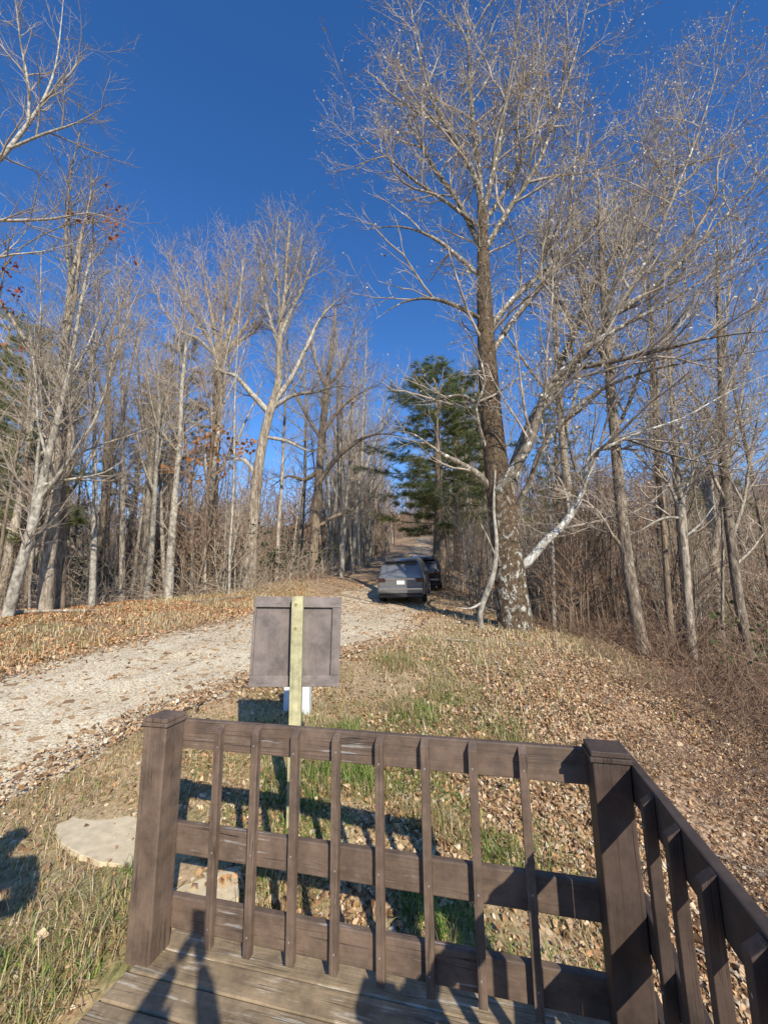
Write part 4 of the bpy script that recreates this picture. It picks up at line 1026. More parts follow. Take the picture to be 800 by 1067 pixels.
def sapling_proto(seed):
    r2 = random.Random(seed); tr, br = [], []
    for i in range(6):
        a = r2.random() * 6.28; q = r2.random() * .9
        t = branch_line(r2, (math.cos(a) * q, math.sin(a) * q, -.2), unit((r2.gauss(0, .12), r2.gauss(0, .12), 1)), 5.5 * r2.uniform(.6, 1.1), .03, .006, 8, .06, .01); tr.append(t)
        sprout(r2, t[0], t[1], 0, [(.24, .2, .5, 1.6, .5, 1.0, .05, .14, 3, .007), (.24, .15, .3, .8, .5, 1.0, .03, .14, 2, .0055)], br, [])
    V, F = tubes(tr, lambda r: 5); V2, F2 = tubes(br, lambda r: 3)
    return ([('trunk', np_mesh('trunk', V, F, None)), ('crown', np_mesh('crown', V2, F2, None))], [])
PROTO['thicket'] = [sapling_proto(400 + i) for i in range(4)]
def thickets(n, xr, yr, sc, label, group):
    c = 0
    for t in range(n * 10):
        if c >= n: break
        y = rng.uniform(*yr); x = rng.uniform(*xr(y))
        if float(poly_sd(np.array([x]), np.array([y]), ROAD)[0]) < 1.5: continue
        place('thicket', x, y, 15 * rng.uniform(*sc), label, group, (rng.gauss(0, .05), rng.gauss(0, .05)), 1.0, rng.choice([('bark_pale', 'twig_brown'), ('bark_brown', 'bramble'), ('bark_grey', 'twig_brown')]), rng=rng, name='sapling_clump', cat='saplings'); c += 1
thickets(62, lambda y: (-.98 * y, -.20 * y - 1), (16, 34), (.6, 1.25), 'clump of bare saplings between the trunks of the left wood', 'sapling clumps in the left wood')
thickets(75, lambda y: (.30 * y + 1.0, 1.0 * y), (11.5, 32), (.55, 1.2), 'clump of bare saplings between the trunks of the right wood', 'sapling clumps in the right wood')
thickets(46, lambda y: (-.14 * y, .06 * y - 2.4), (27, 72), (.5, 1.0), 'clump of bare saplings left of the climbing road', 'sapling clumps left of the climbing road')
thickets(30, lambda y: (.02 * y, .16 * y), (72, 92), (.7, 1.2), 'clump of bare saplings where the climbing road disappears', 'sapling clumps at the far end of the road')
thickets(36, lambda y: (.075 * y + 2.2, .30 * y + 2), (17, 50), (.5, 1.1), 'clump of bare saplings right of the climbing road', 'sapling clumps right of the climbing road')

# broken trunk with russet beech leaves, and other leftover autumn colour
custom_tree('tree', [(176, 622, 10), (178, 580, 9), (181, 540, 8), (184, 500, 6), (188, 450, 5), (190, 400, 4), (196, 340, 2)], [[(182, 530, 3), (192, 520), (202, 512, 1.5)], [(180, 560, 2), (172, 548), (166, 535, 1.5)]], 15.4, SPEC_MID, 'pale slim trunk beside the orange leaved beech at the edge of the left wood', None, ('bark_pale', 'bark_pale', 'twig'), 41)
ORG = np.array([(.50, .20, .055), (.42, .15, .04), (.55, .27, .09), (.36, .13, .04)])
custom_tree('beech_sapling', [(214, 616, 3), (214, 570, 3), (216, 520, 2.5), (214, 480, 2), (216, 450, 1.5)], [[(215, 510, 2), (200, 497), (184, 490, 1), (176, 492, 1)], [(215, 500, 2), (232, 488), (250, 470, 1.2), (262, 466, 1)], [(215, 485, 2), (222, 465), (230, 448, 1)], [(215, 490, 2), (204, 474), (200, 462, 1)]],
            15.8, [(.16, .15, .3, .9, .6, 1.1, .0, .1, 3, .004), (.10, .1, .1, .35, .6, 1.1, 0, .1, 2, .003)], 'small beech holding orange leaves left of the large forked tree', None, ('bark_grey', 'bark_grey', 'twig'), 42, seeds=1.0, seedcol=ORG, seedsize=.15, crown_from=.6)
RED = np.array([(.36, .07, .03), (.45, .13, .05), (.28, .05, .025)])
custom_tree('maple', [(-60, 660, 8), (-55, 560, 7), (-46, 460, 6), (-34, 390, 5), (-22, 330, 4), (-10, 290, 2)], [[(-40, 400, 3), (-15, 345), (4, 318, 2), (18, 310, 1)], [(-20, 325, 3), (-4, 295), (10, 280, 1), (24, 276, 1)], [(-25, 340, 3), (10, 270), (60, 238, 2), (105, 232, 1.5), (126, 245, 1)], [(-35, 395, 3), (-12, 372), (10, 360, 1)], [(60, 238, 2), (95, 224), (122, 222, 1)], [(100, 233, 2), (120, 250), (130, 268, 1)], [(90, 234, 2), (108, 215), (118, 205, 1)], [(-8, 300, 2), (6, 322), (14, 338, 1)], [(-12, 320, 2), (2, 300), (16, 294, 1)]],
            10.2, [(.24, .5, .25, .6, .6, 1.1, .0, .1, 3, .004), (.12, .1, .1, .3, .6, 1.1, 0, .1, 2, .003)], 'slim maple with a few red leaves at the left border', None, ('bark_brown', 'bark_brown', 'twig'), 43, seeds=.75, seedcol=RED, seedsize=.10, crown_from=1.0)

# ------------------------------------------------------------------ pines
PG = np.array([(.17, .21, .065), (.24, .28, .085), (.32, .33, .11), (.12, .16, .05), (.40, .37, .15)])
def pine_proto(seed, hgt, rad, dens, droop, t0=.12, cols=PG):
    rng = random.Random(seed)
    tr = branch_line(rng, (0, 0, -.3), (0, 0, 1), hgt + .3, hgt * .022, .02, 14, .012, .02)
    br, cl = [], []
    z = hgt * t0
    while z < hgt * .985:
        f = (z / hgt - t0) / (1 - t0)
        ln = rad * (1 - f) ** .55 * rng.uniform(.65, 1.1) * (.55 + .45 * min(1, f * 5)) + .25
        n = 5
        a0 = rng.random() * 6.28
        for k in range(n):
            if rng.random() < .18: continue
            a = a0 + k * 6.28 / n + rng.gauss(0, .2); l = ln * rng.uniform(.6, 1.1)
            p, _, r = interp(tr[0], tr[1], (z + .3) / (hgt + .3))
            b = branch_line(rng, p, unit((math.cos(a), math.sin(a), .25 - droop + .5 * f)), l, max(.012, l * .011), .006, 5, .07, .03)
            br.append(b)
            m = int(l * dens)
            for q in range(m):
                t = rng.uniform(.25, 1.0); pp, d, _ = interp(b[0], b[1], min(t, .999))
                sd_ = rng.choice((-1, 1)); l2 = rng.uniform(.15, .5) * (l * .35 + .2)
                dd = unit((d[0] * .6 - d[1] * sd_ * .8, d[1] * .6 + d[0] * sd_ * .8, rng.gauss(.05, .2)))
                b2 = branch_line(rng, pp, dd, l2, .006, .004, 2, .08, 0)
                br.append(b2)
                for t2 in (.4, .7, 1.0): cl.append(interp(b2[0], b2[1], min(t2, .999))[:2])
            cl.append((b[0][-1], unit((math.cos(a), math.sin(a), .1))))
        z += hgt * .035 * rng.uniform(.7, 1.2)
    # needle tufts: a star of thin blades round each twig end
    C0 = np.array([c[0] for c in cl]); n = len(C0); kq = 16
    D = NR.randn(n, kq, 3); D[..., 2] += .2
    D += np.array([c[1] for c in cl])[:, None] * 1.1
    D /= np.linalg.norm(D, axis=2, keepdims=True)
    Ln = (.16 + .10 * NR.rand(n, kq, 1))
    S = np.cross(D, NR.randn(n, kq, 3)); S /= np.linalg.norm(S, axis=2, keepdims=True) + 1e-9
    a = C0[:, None] + S * .006; b_ = C0[:, None] - S * .006; c = C0[:, None] + D * Ln
    V = np.stack([a, b_, c], 2).reshape(-1, 3); F = np.arange(len(V)).reshape(-1, 3)
    col = np.repeat(pick(cols, n), kq * 3, 0)
    Vt, Ft = tubes([tr], lambda r: 9); Vb, Fb = tubes(br, lambda r: 4 if r > .02 else 3)
    return [('trunk', np_mesh('trunk', Vt, Ft, M['bark_brown'])), ('branches', np_mesh('branches', Vb, Fb, M['bark_brown'])), ('crown', np_mesh('crown', V, F, M['needle'], smooth=False, col=col))]
OL = np.array([(.10, .10, .035), (.13, .125, .05), (.08, .085, .03), (.16, .14, .06)])
PINE = [pine_proto(61, 12.0, 3.1, 12, .25, .22), pine_proto(62, 12.0, 2.5, 7, .05, .15), pine_proto(63, 12.0, 1.9, 8, .1, .45, OL)]
def pine(k, px, d, topy, label, wide=1.0, group=None):
    g = ground_at(px, d); h = at(px, topy, d).z - g.z; s = h / 12.0
    root = empty('pine_tree', g, random.uniform(0, 6.28), label, 'pine tree', group); root.scale = (s * wide, s * wide, s)
    for nm, me in PINE[k]: link(bpy.data.objects.new(nm, me), root)
pine(0, 458, 25.0, 372, 'dark green pine right of the parked cars', 1.4)
pine(1, 480, 33.0, 395, 'hazy green pine behind the one by the cars', 1.4)
pine(1, 590, 27.0, 425, 'green pine in the right wood behind the huge tree', 1.15)
pine(0, 12, 19.0, 345, 'dark pine at the left border behind bare trees', 1.0)
pine(1, -20, 24.0, 330, 'second dark pine cut by the left border', 1.1)
pine(2, 163, 24.0, 345, 'olive crowned conifer with a bare lower trunk', 1.0)
pine(2, 128, 30.0, 400, 'smaller olive conifer deeper in the left wood', 1.0)
pine(1, 740, 40.0, 470, 'dark pine far back near the right border', 1.2)
pine(1, 788, 34.0, 500, 'low dark pine far back at the right border', 1.2)

# ------------------------------------------------------------------ understorey
def shrub_proto(seed, n_st, hgt, spread, leafcol, leaf, per):
    rng = random.Random(seed); br, tips = [], []
    for i in range(n_st):
        a = rng.random() * 6.28; r = rng.random() * spread * .35
        b = branch_line(rng, (math.cos(a) * r, math.sin(a) * r, -.1), unit((math.cos(a) * spread * .4, math.sin(a) * spread * .4, 1)), hgt * rng.uniform(.6, 1.1), .014, .005, 5, .13, .02)
        br.append(b); sprout(rng, b[0], b[1], 0, [(.22, .2, .3, .8, .4, 1.0, .03, .15, 3, .005), (.2, .2, .12, .35, .5, 1.0, .02, .15, 2, .004)], br, tips)
    V, F = tubes(br, lambda r: 3)
    parts = [('stems', np_mesh('stems', V, F, M['twig_brown']))]
    if per:
        T = np.repeat(np.array([t[0] for t in tips]), per, 0); T = T + NR.randn(*T.shape) * leaf * .9
        V, F, C_ = leaf_mesh(T, leaf, pick(leafcol, len(T)), .8, flat=False)
        parts.append(('foliage', np_mesh('foliage', V, F, M['leaf'], smooth=False, col=C_)))
    return parts
EVG = np.array([(.035, .055, .018), (.05, .075, .025), (.08, .10, .04), (.025, .04, .015), (.11, .12, .06)])
YG = np.array([(.16, .20, .06), (.22, .24, .08), (.10, .14, .04)])
BRN = np.array([(.26, .16, .085), (.34, .22, .12), (.20, .11, .055)])
SHR = {'evergreen': [shrub_proto(71, 12, 2.4, 1.3, EVG, .062, 5), shrub_proto(72, 14, 2.0, 1.5, EVG, .058, 5)], 'green': [shrub_proto(73, 8, 1.6, 1.2, YG, .11, 1)], 'bare': [shrub_proto(74, 16, 2.0, 1.2, None, 0, 0), shrub_proto(75, 14, 1.6, 1.6, BRN, .06, 1)]}
def shrub(kind, x, y, s, label, group=None, name='shrub'):
    root = empty(name, (x, y, tz(x, y)), rng.uniform(0, 6.28), label, 'shrub', group); root.scale = (s * rng.uniform(.9, 1.3),) * 2 + (s,)
    for nm, me in rng.choice(SHR[kind]): link(bpy.data.objects.new(nm, me), root)
for i in range(44):
    y = rng.uniform(19.5, 33); x = rng.uniform(-.98, -.26) * y
    shrub('evergreen', x, y, rng.uniform(1.0, 2.0), 'dark evergreen bush under the trees of the left wood', 'dark bushes in the left wood')
for i in range(12):
    y = rng.uniform(14, 30); x = rng.uniform(.32, .75) * y
    shrub('evergreen', x, y, rng.uniform(.7, 1.3), 'dark evergreen bush in the right wood', 'dark bushes in the right wood')
g = ground_at(797, 10.2); shrub('green', g.x, g.y, 1.1, 'yellow green leafy bush at the right border', name='leafy_bush')
g = ground_at(792, 12.0); shrub('green', g.x + .3, g.y, 1.5, 'taller pale green bush behind the one at the right border', name='leafy_bush')

# brush: tangled bare stems nobody could count
def merged(parts_list, places, mat):
    Vs, Fs, o = [], [], 0
    for (V, F), (x, y, z, a, s, sz_) in places:
        c, sn = math.cos(a), math.sin(a)
        W = np.c_[(V[:, 0] * c - V[:, 1] * sn) * s + x, (V[:, 0] * sn + V[:, 1] * c) * s + y, V[:, 2] * sz_ + z]
        Vs.append(W); Fs.append(F + o); o += len(W)
    return np.concatenate(Vs), np.concatenate(Fs)
def clump(seed, n, hgt, spread):
    r2 = random.Random(seed); br, tips = [], []
    for i in range(n):
        a = r2.random() * 6.28; q = r2.random() * spread
        b = branch_line(r2, (math.cos(a) * q, math.sin(a) * q, -.05), unit((r2.gauss(0, .75), r2.gauss(0, .75), 1)), hgt * r2.uniform(.35, 1.3), .006, .0025, 6, .20, -.06)
        br.append(b); sprout(r2, b[0], b[1], 0, [(.28, .25, .2, .6, .5, 1.0, .02, .15, 2, .003)], br, tips)
    return tubes(br, lambda r: 3)
CL = [clump(80 + i, 11, 1.0, .6) for i in range(6)]
pl = []
for i in range(760):
    y = rng.uniform(2.2, 17); x = rng.uniform(1.7 + .25 * y, 3.2 + .85 * y)
    e = x - (1.7 + .25 * y)
    if fbm(np.array([x]), np.array([y]), 1.6, 3)[0] < .34 + .14 * rng.random(): continue
    s = min(.9, .36 + e * .20) * rng.uniform(.5, 1.4) * (1 + .05 * y)
    if y < 7: s *= .85
    pl.append((CL[rng.randrange(6)], (x, y, tz(x, y), rng.random() * 6.28, min(s, 1.6) * 1.25 , s)))
V, F = merged(None, pl, None)
tag(np_obj('brush', V, F, M['bramble']), 'tangle of bare brown stems covering the right bank', 'brush', kind='stuff')
pl = []
for i in range(420):
    y = rng.uniform(15.5, 36); x = rng.uniform(-1.0, -.10) * y - 1
    if not free(x, y, 0): continue
    pl.append((CL[rng.randrange(5)], (x, y, tz(x, y), rng.random() * 6.28, rng.uniform(1.2, 2.4), rng.uniform(.8, 2.8))))
V, F = merged(None, pl, None)
tag(np_obj('undergrowth', V, F, M['twig_brown']), 'bare brown undergrowth between the trunks of the left wood', 'undergrowth', kind='stuff')

# distant wooded ridge on both sides: a far wood that reads as one mass, plus unseen trees added behind
pl = []
far = []
for i in range(5):
    r2 = random.Random(300 + i); br, tips = [], []
    t = branch_line(r2, (0, 0, -.5), (0, 0, 1), 11, .13, .03, 6, .04, .02); br.append(t)
    sprout(r2, t[0], t[1], 0, [(.42, .12, 1.2, 3.4, .5, 1.0, .06, .12, 3, .03), (.55, .2, .7, 1.7, .5, 1.0, .05, .12, 2, .022)], br, tips)
    far.append(tubes(br, lambda r: 3))
for i in range(950):
    y = rng.uniform(42, 120); x = rng.uniform(-1.15, 1.15) * y
    if float(poly_sd(np.array([x]), np.array([y]), ROAD)[0]) < 2.5: continue
    s = rng.uniform(.75, 1.25)
    pl.append((far[rng.randrange(5)], (x, y, tz(x, y), rng.random() * 6.28, s * 1.25, s)))
for i in range(300):  # unseen trees behind the camera, added to block low sky light
    a = rng.uniform(1.5, 4.78); q = rng.uniform(24, 55)
    x, y = q * math.cos(a + math.pi / 2) , q * math.sin(a + math.pi / 2)
    if y > 6: continue
    s = rng.uniform(.75, 1.05)
    pl.append((far[rng.randrange(5)], (x, y, tz(x, y), rng.random() * 6.28, s * 1.6, s)))
V, F = merged(None, pl, None)
tag(np_obj('distant_and_screen_woods', V, F, M['bramble']), 'far bare woods on the hillside, with unseen trees added behind the camera', 'woods', kind='stuff')

# fallen boughs
def bough(pts, r, label):
    o = Vector(pts[0]); P_ = [(x, y, tz(x, y) + dz) for x, y, dz in pts]
    lp, lr = smooth_line(P_, [r * (1 - .75 * i / (len(pts) - 1)) for i in range(len(pts))]); br = [(lp, lr)]
    sprout(random.Random(len(label)), lp, lr, 0, [(.5, .3, .3, .8, .4, .8, .02, .1, 3, .004)], br, [])
    V, F = tubes(rel(br, P_[0]), lambda r: 6 if r > .015 else 3)
    ob = np_obj('fallen_branch', V, F, M['bark_grey']); ob.location = P_[0]; tag(ob, label, 'branch')
bough([(.85, 9.3, .03), (1.6, 9.0, .05), (2.5, 9.05, .02), (3.0, 9.2, .03)], .022, 'thin dark branch lying in front of the huge tree')
bough([(-10.2, 11.3, .06), (-9.0, 11.4, .08), (-8.0, 11.8, .05)], .07, 'weathered log lying at the foot of the leaning pale tree')
bough([(-6.4, 13.9, .05), (-5.6, 14.4, .07), (-4.9, 15.2, .1)], .04, 'thin bough lying on the left verge')
bough([(2.6, 4.1, .03), (3.2, 4.0, .1), (3.7, 3.7, .08), (4.3, 3.0, .04)], .008, 'pale bare stem lying on the bank beside the right railing')
bough([(2.0, 3.2, .03), (2.3, 3.0, .05), (2.6, 2.6, .05), (2.75, 2.2, .03)], .009, 'crooked stick on the bank low by the right railing')

# ------------------------------------------------------------------ cars
M['car_paint'] = m_plain('car_paint_grey', (.17, .168, .165), .3, .1, .05, 3, .6)
M['car_dark'] = m_plain('car_paint_black', (.02, .021, .024), .25, .4, .05, 3, .6)
M['glass'] = m_plain('tinted_glass', (.055, .055, .055), .14, 0, .05, 2)
M['tyre'] = m_plain('tyre', (.02, .02, .02), .85); M['rim'] = m_plain('rim', (.42, .43, .45), .3, .8)
M['plastic'] = m_plain('black_plastic', (.025, .025, .027), .55); M['chrome'] = m_plain('chrome', (.6, .6, .62), .2, 1.0)
M['lamp'] = m_plain('tail_lamp', (.06, .018, .015), .2); M['plate'] = m_plain('plate_white', (.78, .78, .74), .45); M['ink'] = m_plain('plate_ink', (.05, .07, .2), .5)

def suv(loc, heading, paint, label, cat='car'):
    """estate bodied car: x right, y forward, rear at y=0"""
    root = empty('parked_car', loc, heading, label, cat)
    L = 4.75
    # stations: y, floor z, half width at sill / belt, belt z, roof half width, roof z
    st = [(0.00, .46, .80, .86, 1.02, .70, 1.10), (.06, .36, .88, .92, 1.06, .76, 1.26), (.30, .30, .93, .95, 1.07, .74, 1.66), (.62, .26, .95, .955, 1.07, .71, 1.735), (1.5, .25, .95, .96, 1.06, .71, 1.76), (2.4, .25, .95, .955, 1.05, .71, 1.74), (2.95, .25, .95, .95, 1.04, .72, 1.60), (3.45, .26, .94, .94, 1.03, .80, 1.12), (4.1, .28, .92, .90, .98, .78, 1.02), (4.6, .34, .84, .80, .88, .66, .92), (4.75, .44, .74, .70, .78, .56, .82)]
    bm = bmesh.new(); rows = []
    for (y, zf, ws, wb, zb, wr, zr) in st:
        sec = [(0, zf), (ws * .82, zf), (ws, zf + .12), (wb, (zf + zb) / 2 + .1), (wb * .985, zb), (wr + .03, zr - .07), (wr * .82, zr), (0, zr + .015)]
        row = [bm.verts.new((x, y, z)) for x, z in sec] + [bm.verts.new((-x, y, z)) for x, z in sec[-2:0:-1]]
        rows.append(row)
    n = len(rows[0])
    for a, b in zip(rows, rows[1:]):
        for i in range(n): bm.faces.new((a[i], a[(i + 1) % n], b[(i + 1) % n], b[i]))
    bm.faces.new(rows[0]); bm.faces.new(rows[-1][::-1])
    bmesh.ops.recalc_face_normals(bm, faces=bm.faces[:])
    body = bm_obj('body', bm, paint, root, smooth=True, bevel=.03, seg=2)
    def quad(name, pts, mat, parent=root, th=.012):
        bm = bmesh.new(); P_ = [Vector(p) for p in pts]
        nrm = (P_[1] - P_[0]).cross(P_[-1] - P_[0]).normalized()
        a = [bm.verts.new(p) for p in P_]; b = [bm.verts.new(p + nrm * th) for p in P_]
        bm.faces.new(a[::-1]); bm.faces.new(b)
        for i in range(len(P_)): bm.faces.new((a[i], a[(i + 1) % len(P_)], b[(i + 1) % len(P_)], b[i]))
        bmesh.ops.recalc_face_normals(bm, faces=bm.faces[:])
        return bm_obj(name, bm, mat, parent, bevel=.004)
    # tailgate glass, standing just proud of the slope between stations 2 and 3
    rw = quad('rear_window', [(-.66, .052, 1.15), (.66, .052, 1.15), (.58, .252, 1.57), (-.58, .252, 1.57)], M['glass'])
    bm = bmesh.new(); add_box(bm, -.66, .66, .12, .36, 1.675, 1.715); bm_obj('spoiler', bm, M['plastic'], root, bevel=.012, seg=2)
    bm = bmesh.new(); add_cyl(bm, (-.02, .075, 1.155), (1, 0, .12), .009, .006, .46, 8); bm_obj('wiper', bm, M['plastic'], root)
    for s in (-1, 1):
        tlm = bmesh.new(); add_box(tlm, min(s * .60, s * .90), max(s * .60, s * .90), -.022, .05, .90, 1.05); bm_obj('tail_light', tlm, M['lamp'], root, bevel=.015, seg=2)
        for (y0, y1) in ((.75, 1.45), (1.52, 2.3), (2.36, 3.05)):
            top = 1.60 if y1 < 2.5 else 1.56; y1t = y1 if y1 < 2.9 else y1 - .28; y0t = y0 if y0 > .8 else y0 - .12
            pts = [(s * .958, y0 - (.2 if y0 < .8 else 0), 1.10), (s * .952, y1 + (.18 if y1 > 2.9 else 0), 1.09), (s * .775, y1t, top), (s * .775, y0t, top)]
            quad('side_window', pts if s > 0 else pts[::-1], M['glass'])
        for yy in (.92, 3.72):
            wm = bmesh.new(); add_cyl(wm, (s * .74, yy, .36), (s, 0, 0), .36, .35, .23, 28); ty = bm_obj('wheel', wm, M['tyre'], root, bevel=.02, seg=2)
            wm = bmesh.new(); add_cyl(wm, (s * .972, yy, .36), (s, 0, 0), .24, .22, .008, 20)
            for q in range(5):
                a = q * 2 * math.pi / 5; add_box(wm, .982 * s - .006, .982 * s + .006, -.025, .025, .04, .23, Matrix.Translation((0, yy, .36)) @ Matrix.Rotation(a, 4, 'X'))
            bm_obj('rim', wm, M['rim'], ty)
            wm = bmesh.new(); add_box(wm, min(s * .935, s * .962), max(s * .935, s * .962), yy - .44, yy + .44, .62, .78); bm_obj('wheel_arch', wm, M['plastic'], root, bevel=.02)
        mm = bmesh.new(); add_box(mm, min(s * .97, s * 1.16), max(s * .97, s * 1.16), 2.82, 2.92, 1.06, 1.21); bm_obj('mirror', mm, paint, root, bevel=.03, seg=2)
        rr = bmesh.new(); add_cyl(rr, (s * .64, .7, 1.80), (0, 1, 0), .018, .018, 1.9, 8)
        for yy in (.75, 1.6, 2.5): add_box(rr, s * .64 - .015, s * .64 + .015, yy - .04, yy + .04, 1.72, 1.80)
        bm_obj('roof_rail', rr, M['chrome'], root)
    bm = bmesh.new(); add_box(bm, -.90, .90, -.07, .16, .46, .70); bp = bm_obj('bumper', bm, paint, root, bevel=.04, seg=3)
    bm = bmesh.new(); add_box(bm, -.84, .84, -.085, -.05, .60, .665); bm_obj('trim', bm, M['chrome'], bp, bevel=.004)
    bm = bmesh.new(); add_box(bm, -.86, .86, -.04, .2, .30, .455); bm_obj('skid_plate', bm, M['plastic'], root, bevel=.03)
    bm = bmesh.new(); add_box(bm, -.56, .56, -.022, .02, .985, 1.04); bm_obj('tailgate_strip', bm, M['chrome'], root, bevel=.004)
    bm = bmesh.new(); add_box(bm, -.155, .155, -.025, .01, .80, .955); pt = bm_obj('licence_plate', bm, M['plate'], root, bevel=.004)
    return root
HD = R(-8.5)
cx0 = at(418, 627, 16.4); suv((cx0.x, 16.4, tz(cx0.x, 16.4) + .02), HD, M['car_paint'], 'dark grey estate car parked on the road, seen from behind')
c1 = at(449, 612, 23.0); suv((2.05, 22.2, tz(2.05, 22.2) + .02), R(-7), M['car_dark'], 'black car parked in front of the grey one')
for o in COL.objects:
    if o.get('category') == 'car':
        x, y = o.location.x, o.location.y; h = o.rotation_euler.z
        fx, fy = x - math.sin(h) * 3.7, y + math.cos(h) * 3.7
        z1_ = tz(fx, fy) ; z0_ = tz(x - math.sin(h) * .9, y + math.cos(h) * .9)
        o.rotation_euler = (Matrix.Rotation(h, 3, 'Z') @ Matrix.Rotation(math.atan2(z1_ - z0_, 2.8), 3, 'X')).to_euler(); o.location.z = z0_ - .9 * (z1_ - z0_) / 2.8 + .05

# ------------------------------------------------------------------ the two people whose shadows fall into the picture
M['skin'] = m_plain('skin', (.52, .33, .24), .6); M['jacket'] = m_plain('jacket', (.06, .08, .14), .85); M['trousers'] = m_plain('trousers', (.10, .09, .085), .9); M['hair'] = m_plain('hair', (.06, .04, .025), .7); M['fleece'] = m_plain('fleece', (.25, .06, .05), .9); M['phone'] = m_plain('phone', (.02, .02, .022), .3); M['shoe'] = m_plain('shoe', (.05, .045, .04), .7)

def skin_body(name, verts, edges, rad, mat, parent, root=0, sub=2):
    me = bpy.data.meshes.new(name); bm = bmesh.new(); lay = bm.verts.layers.skin.verify()
    vs = []
    for i, (p, r) in enumerate(zip(verts, rad)):
        q = bm.verts.new(p); q[lay].radius = (r, r) if not isinstance(r, tuple) else r; q[lay].use_root = (i == root); vs.append(q)
    for a, b in edges: bm.edges.new((vs[a], vs[b]))
    bm.to_mesh(me); bm.free(); me.materials.append(mat)
    o = link(bpy.data.objects.new(name, me), parent)
    sk = o.modifiers.new('skin', 'SKIN'); sk.use_smooth_shade = True
    if sub: m = o.modifiers.new('subdivision', 'SUBSURF'); m.levels = sub; m.render_levels = sub
    return o

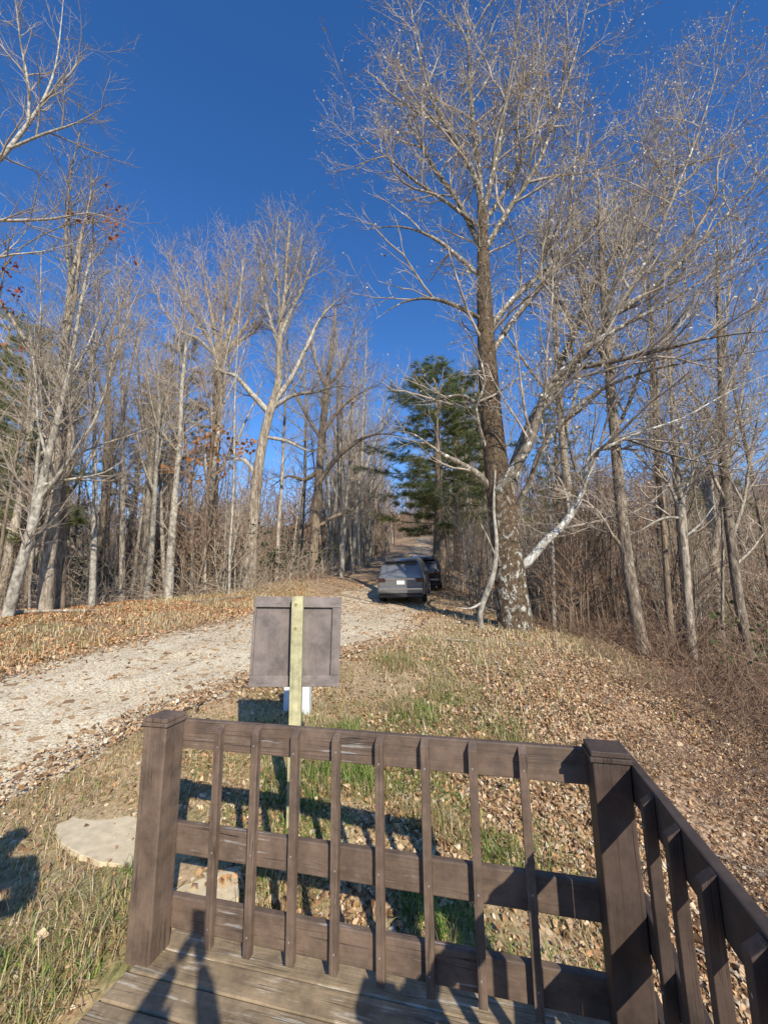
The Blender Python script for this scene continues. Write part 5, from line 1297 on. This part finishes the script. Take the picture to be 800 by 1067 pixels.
def person(loc, rz, label, top_mat, arms):
    """standing figure facing +y; arms = {'l': (elbow, wrist), 'r': ...} relative to the feet"""
    root = empty('person', loc, rz, label, 'person')
    J = [(0, 0, .95), (0, 0, 1.12), (0, .01, 1.30), (0, -.01, 1.44), (0, 0, 1.52), (0, .015, 1.60), (0, .02, 1.67), (0, .01, 1.73)]
    Rd = [(.155, .11), (.15, .105), (.165, .115), (.12, .09), .055, (.075, .09), (.08, .098), (.05, .06)]
    E = [(i, i + 1) for i in range(7)]
    for s, key in ((-1, 'l'), (1, 'r')):
        k = len(J); el, wr = arms[key]
        J += [(s * .19, -.01, 1.42), el, wr]; Rd += [.062, .045, .03]; E += [(3, k), (k, k + 1), (k + 1, k + 2)]
        k = len(J)
        J += [(s * .10, 0, .86), (s * .11, .015, .50), (s * .11, -.02, .09), (s * .12, .13, .04)]; Rd += [.092, .062, .042, .036]; E += [(0, k), (k, k + 1), (k + 1, k + 2), (k + 2, k + 3)]
    body = skin_body('body', J, E, Rd, M['skin'], root)
    # clothes over the body: jacket and trousers as slightly larger shells
    kj = [0, 1, 2, 3]; pj_, pr_ = [J[i] for i in kj], [(.172, .128), (.168, .122), (.183, .13), (.135, .105)]
    ej = [(0, 1), (1, 2), (2, 3)]
    for s, key in ((-1, 'l'), (1, 'r')):
        k = len(pj_); el, wr = arms[key]
        w9 = tuple(el[q] + (wr[q] - el[q]) * .88 for q in range(3))
        pj_ += [(s * .19, -.01, 1.42), el, w9]; pr_ += [.076, .058, .044]; ej += [(3, k), (k, k + 1), (k + 1, k + 2)]
    skin_body('jacket', pj_, ej, pr_, top_mat, root)
    pt_, pq, et = [(0, 0, .98)], [(.165, .12)], []
    for s in (-1, 1):
        k = len(pt_); pt_ += [(s * .10, 0, .86), (s * .11, .015, .50), (s * .11, -.02, .12)]; pq += [.105, .076, .06]; et += [(0, k), (k, k + 1), (k + 1, k + 2)]
    skin_body('trousers', pt_, et, pq, M['trousers'], root)
    skin_body('hair', [(0, -.015, 1.65), (0, -.01, 1.72), (0, -.005, 1.755)], [(0, 1), (1, 2)], [(.088, .10), (.085, .10), .04], M['hair'], root)
    for s in (-1, 1):
        skin_body('shoe', [(s * .11, -.05, .05), (s * .115, .06, .045), (s * .12, .18, .035)], [(0, 1), (1, 2)], [.052, .05, .04], M['shoe'], root, sub=1)
    bm = bmesh.new()
    f = Vector((0, .115, 1.655)); add_cyl(bm, (0, .105, 1.675), (0, .55, -1), .012, .018, .05, 8)          # nose
    bm_obj('nose', bm, M['skin'], root, smooth=True)
    for s in (-1, 1):
        k9 = bmesh.new(); bmesh.ops.create_uvsphere(k9, u_segments=10, v_segments=8, radius=.012, matrix=Matrix.Translation((s * .032, .103, 1.685))); bm_obj('eye', k9, M['hair'], root, smooth=True)
        k9 = bmesh.new(); bmesh.ops.create_uvsphere(k9, u_segments=10, v_segments=8, radius=.03, matrix=Matrix.Translation((s * .085, .01, 1.665)) @ Matrix.Diagonal((.4, .8, 1.1, 1))); bm_obj('ear', k9, M['skin'], root, smooth=True)
    k9 = bmesh.new(); add_box(k9, -.024, .024, .095, .107, 1.607, 1.615); bm_obj('mouth', k9, m_plain('lips', (.4, .18, .14), .6), root, bevel=.003)
    # hands: palm and five bent fingers
    for s, key in ((-1, 'l'), (1, 'r')):
        el, wr = (Vector(q) for q in arms[key]); d = (wr - el).normalized()
        inw = Vector((-s, 0, 0)); inw = (inw - d * inw.dot(d)).normalized(); up = d.cross(inw).normalized()
        pv = [wr, wr + d * .045, wr + d * .085]; rv = [(.028, .022), (.036, .018), (.036, .016)]; e = [(0, 1), (1, 2)]
        for fi, (o_, ln) in enumerate(((-.028, .062), (-.010, .074), (.010, .07), (.027, .055))):
            b0 = wr + d * .085 + up * o_; k = len(pv)
            b1 = b0 + d * ln * .45 + inw * .006; b2 = b1 + (d * .7 + inw * .7).normalized() * ln * .35; b3 = b2 + (d * .2 + inw).normalized() * ln * .25
            pv += [b0, b1, b2, b3]; rv += [.0095, .009, .0085, .007]; e += [(2, k), (k, k + 1), (k + 1, k + 2), (k + 2, k + 3)]
        b0 = wr + d * .03 - up * .03; b1 = b0 - up * .022 + d * .028 + inw * .012; b2 = b1 + d * .03 + inw * .015
        k = len(pv); pv += [b0, b1, b2]; rv += [.012, .0105, .009]; e += [(1, k), (k, k + 1), (k + 1, k + 2)]
        skin_body('hand', [tuple(q) for q in pv], e, rv, M['skin'], root, sub=1)
    return root
person((0, -.51, .004), 0, 'person in a dark jacket holding up a phone, shadow falling on the deck', M['jacket'], {'l': ((-.19, .21, 1.47), (-.075, .40, 1.63)), 'r': ((.19, .20, 1.46), (.045, .40, 1.63))})
bm = bmesh.new(); add_box(bm, -.052, .020, -.034, -.025, -.125, .018)
ph = bm_obj('phone', bm, M['phone'], bevel=.004, seg=2); ph.location = (0, 0, CH); ph.rotation_euler = (CP, 0, 0)
tag(ph, 'phone held up by the person, shadow falling on the lowest rail', 'phone')
bm = bmesh.new(); add_box(bm, -.046, .014, -.0365, -.0345, -.118, .011); bm_obj('screen', bm, M['glass'], ph)
person((-1.77, 1.04, tz(-1.77, 1.04)), R(35), 'person in a red fleece, shadow falling on the grass at the left border', M['fleece'], {'l': ((-.30, .02, 1.16), (-.16, .20, 1.05)), 'r': ((.33, -.02, 1.16), (.17, .19, 1.06))})
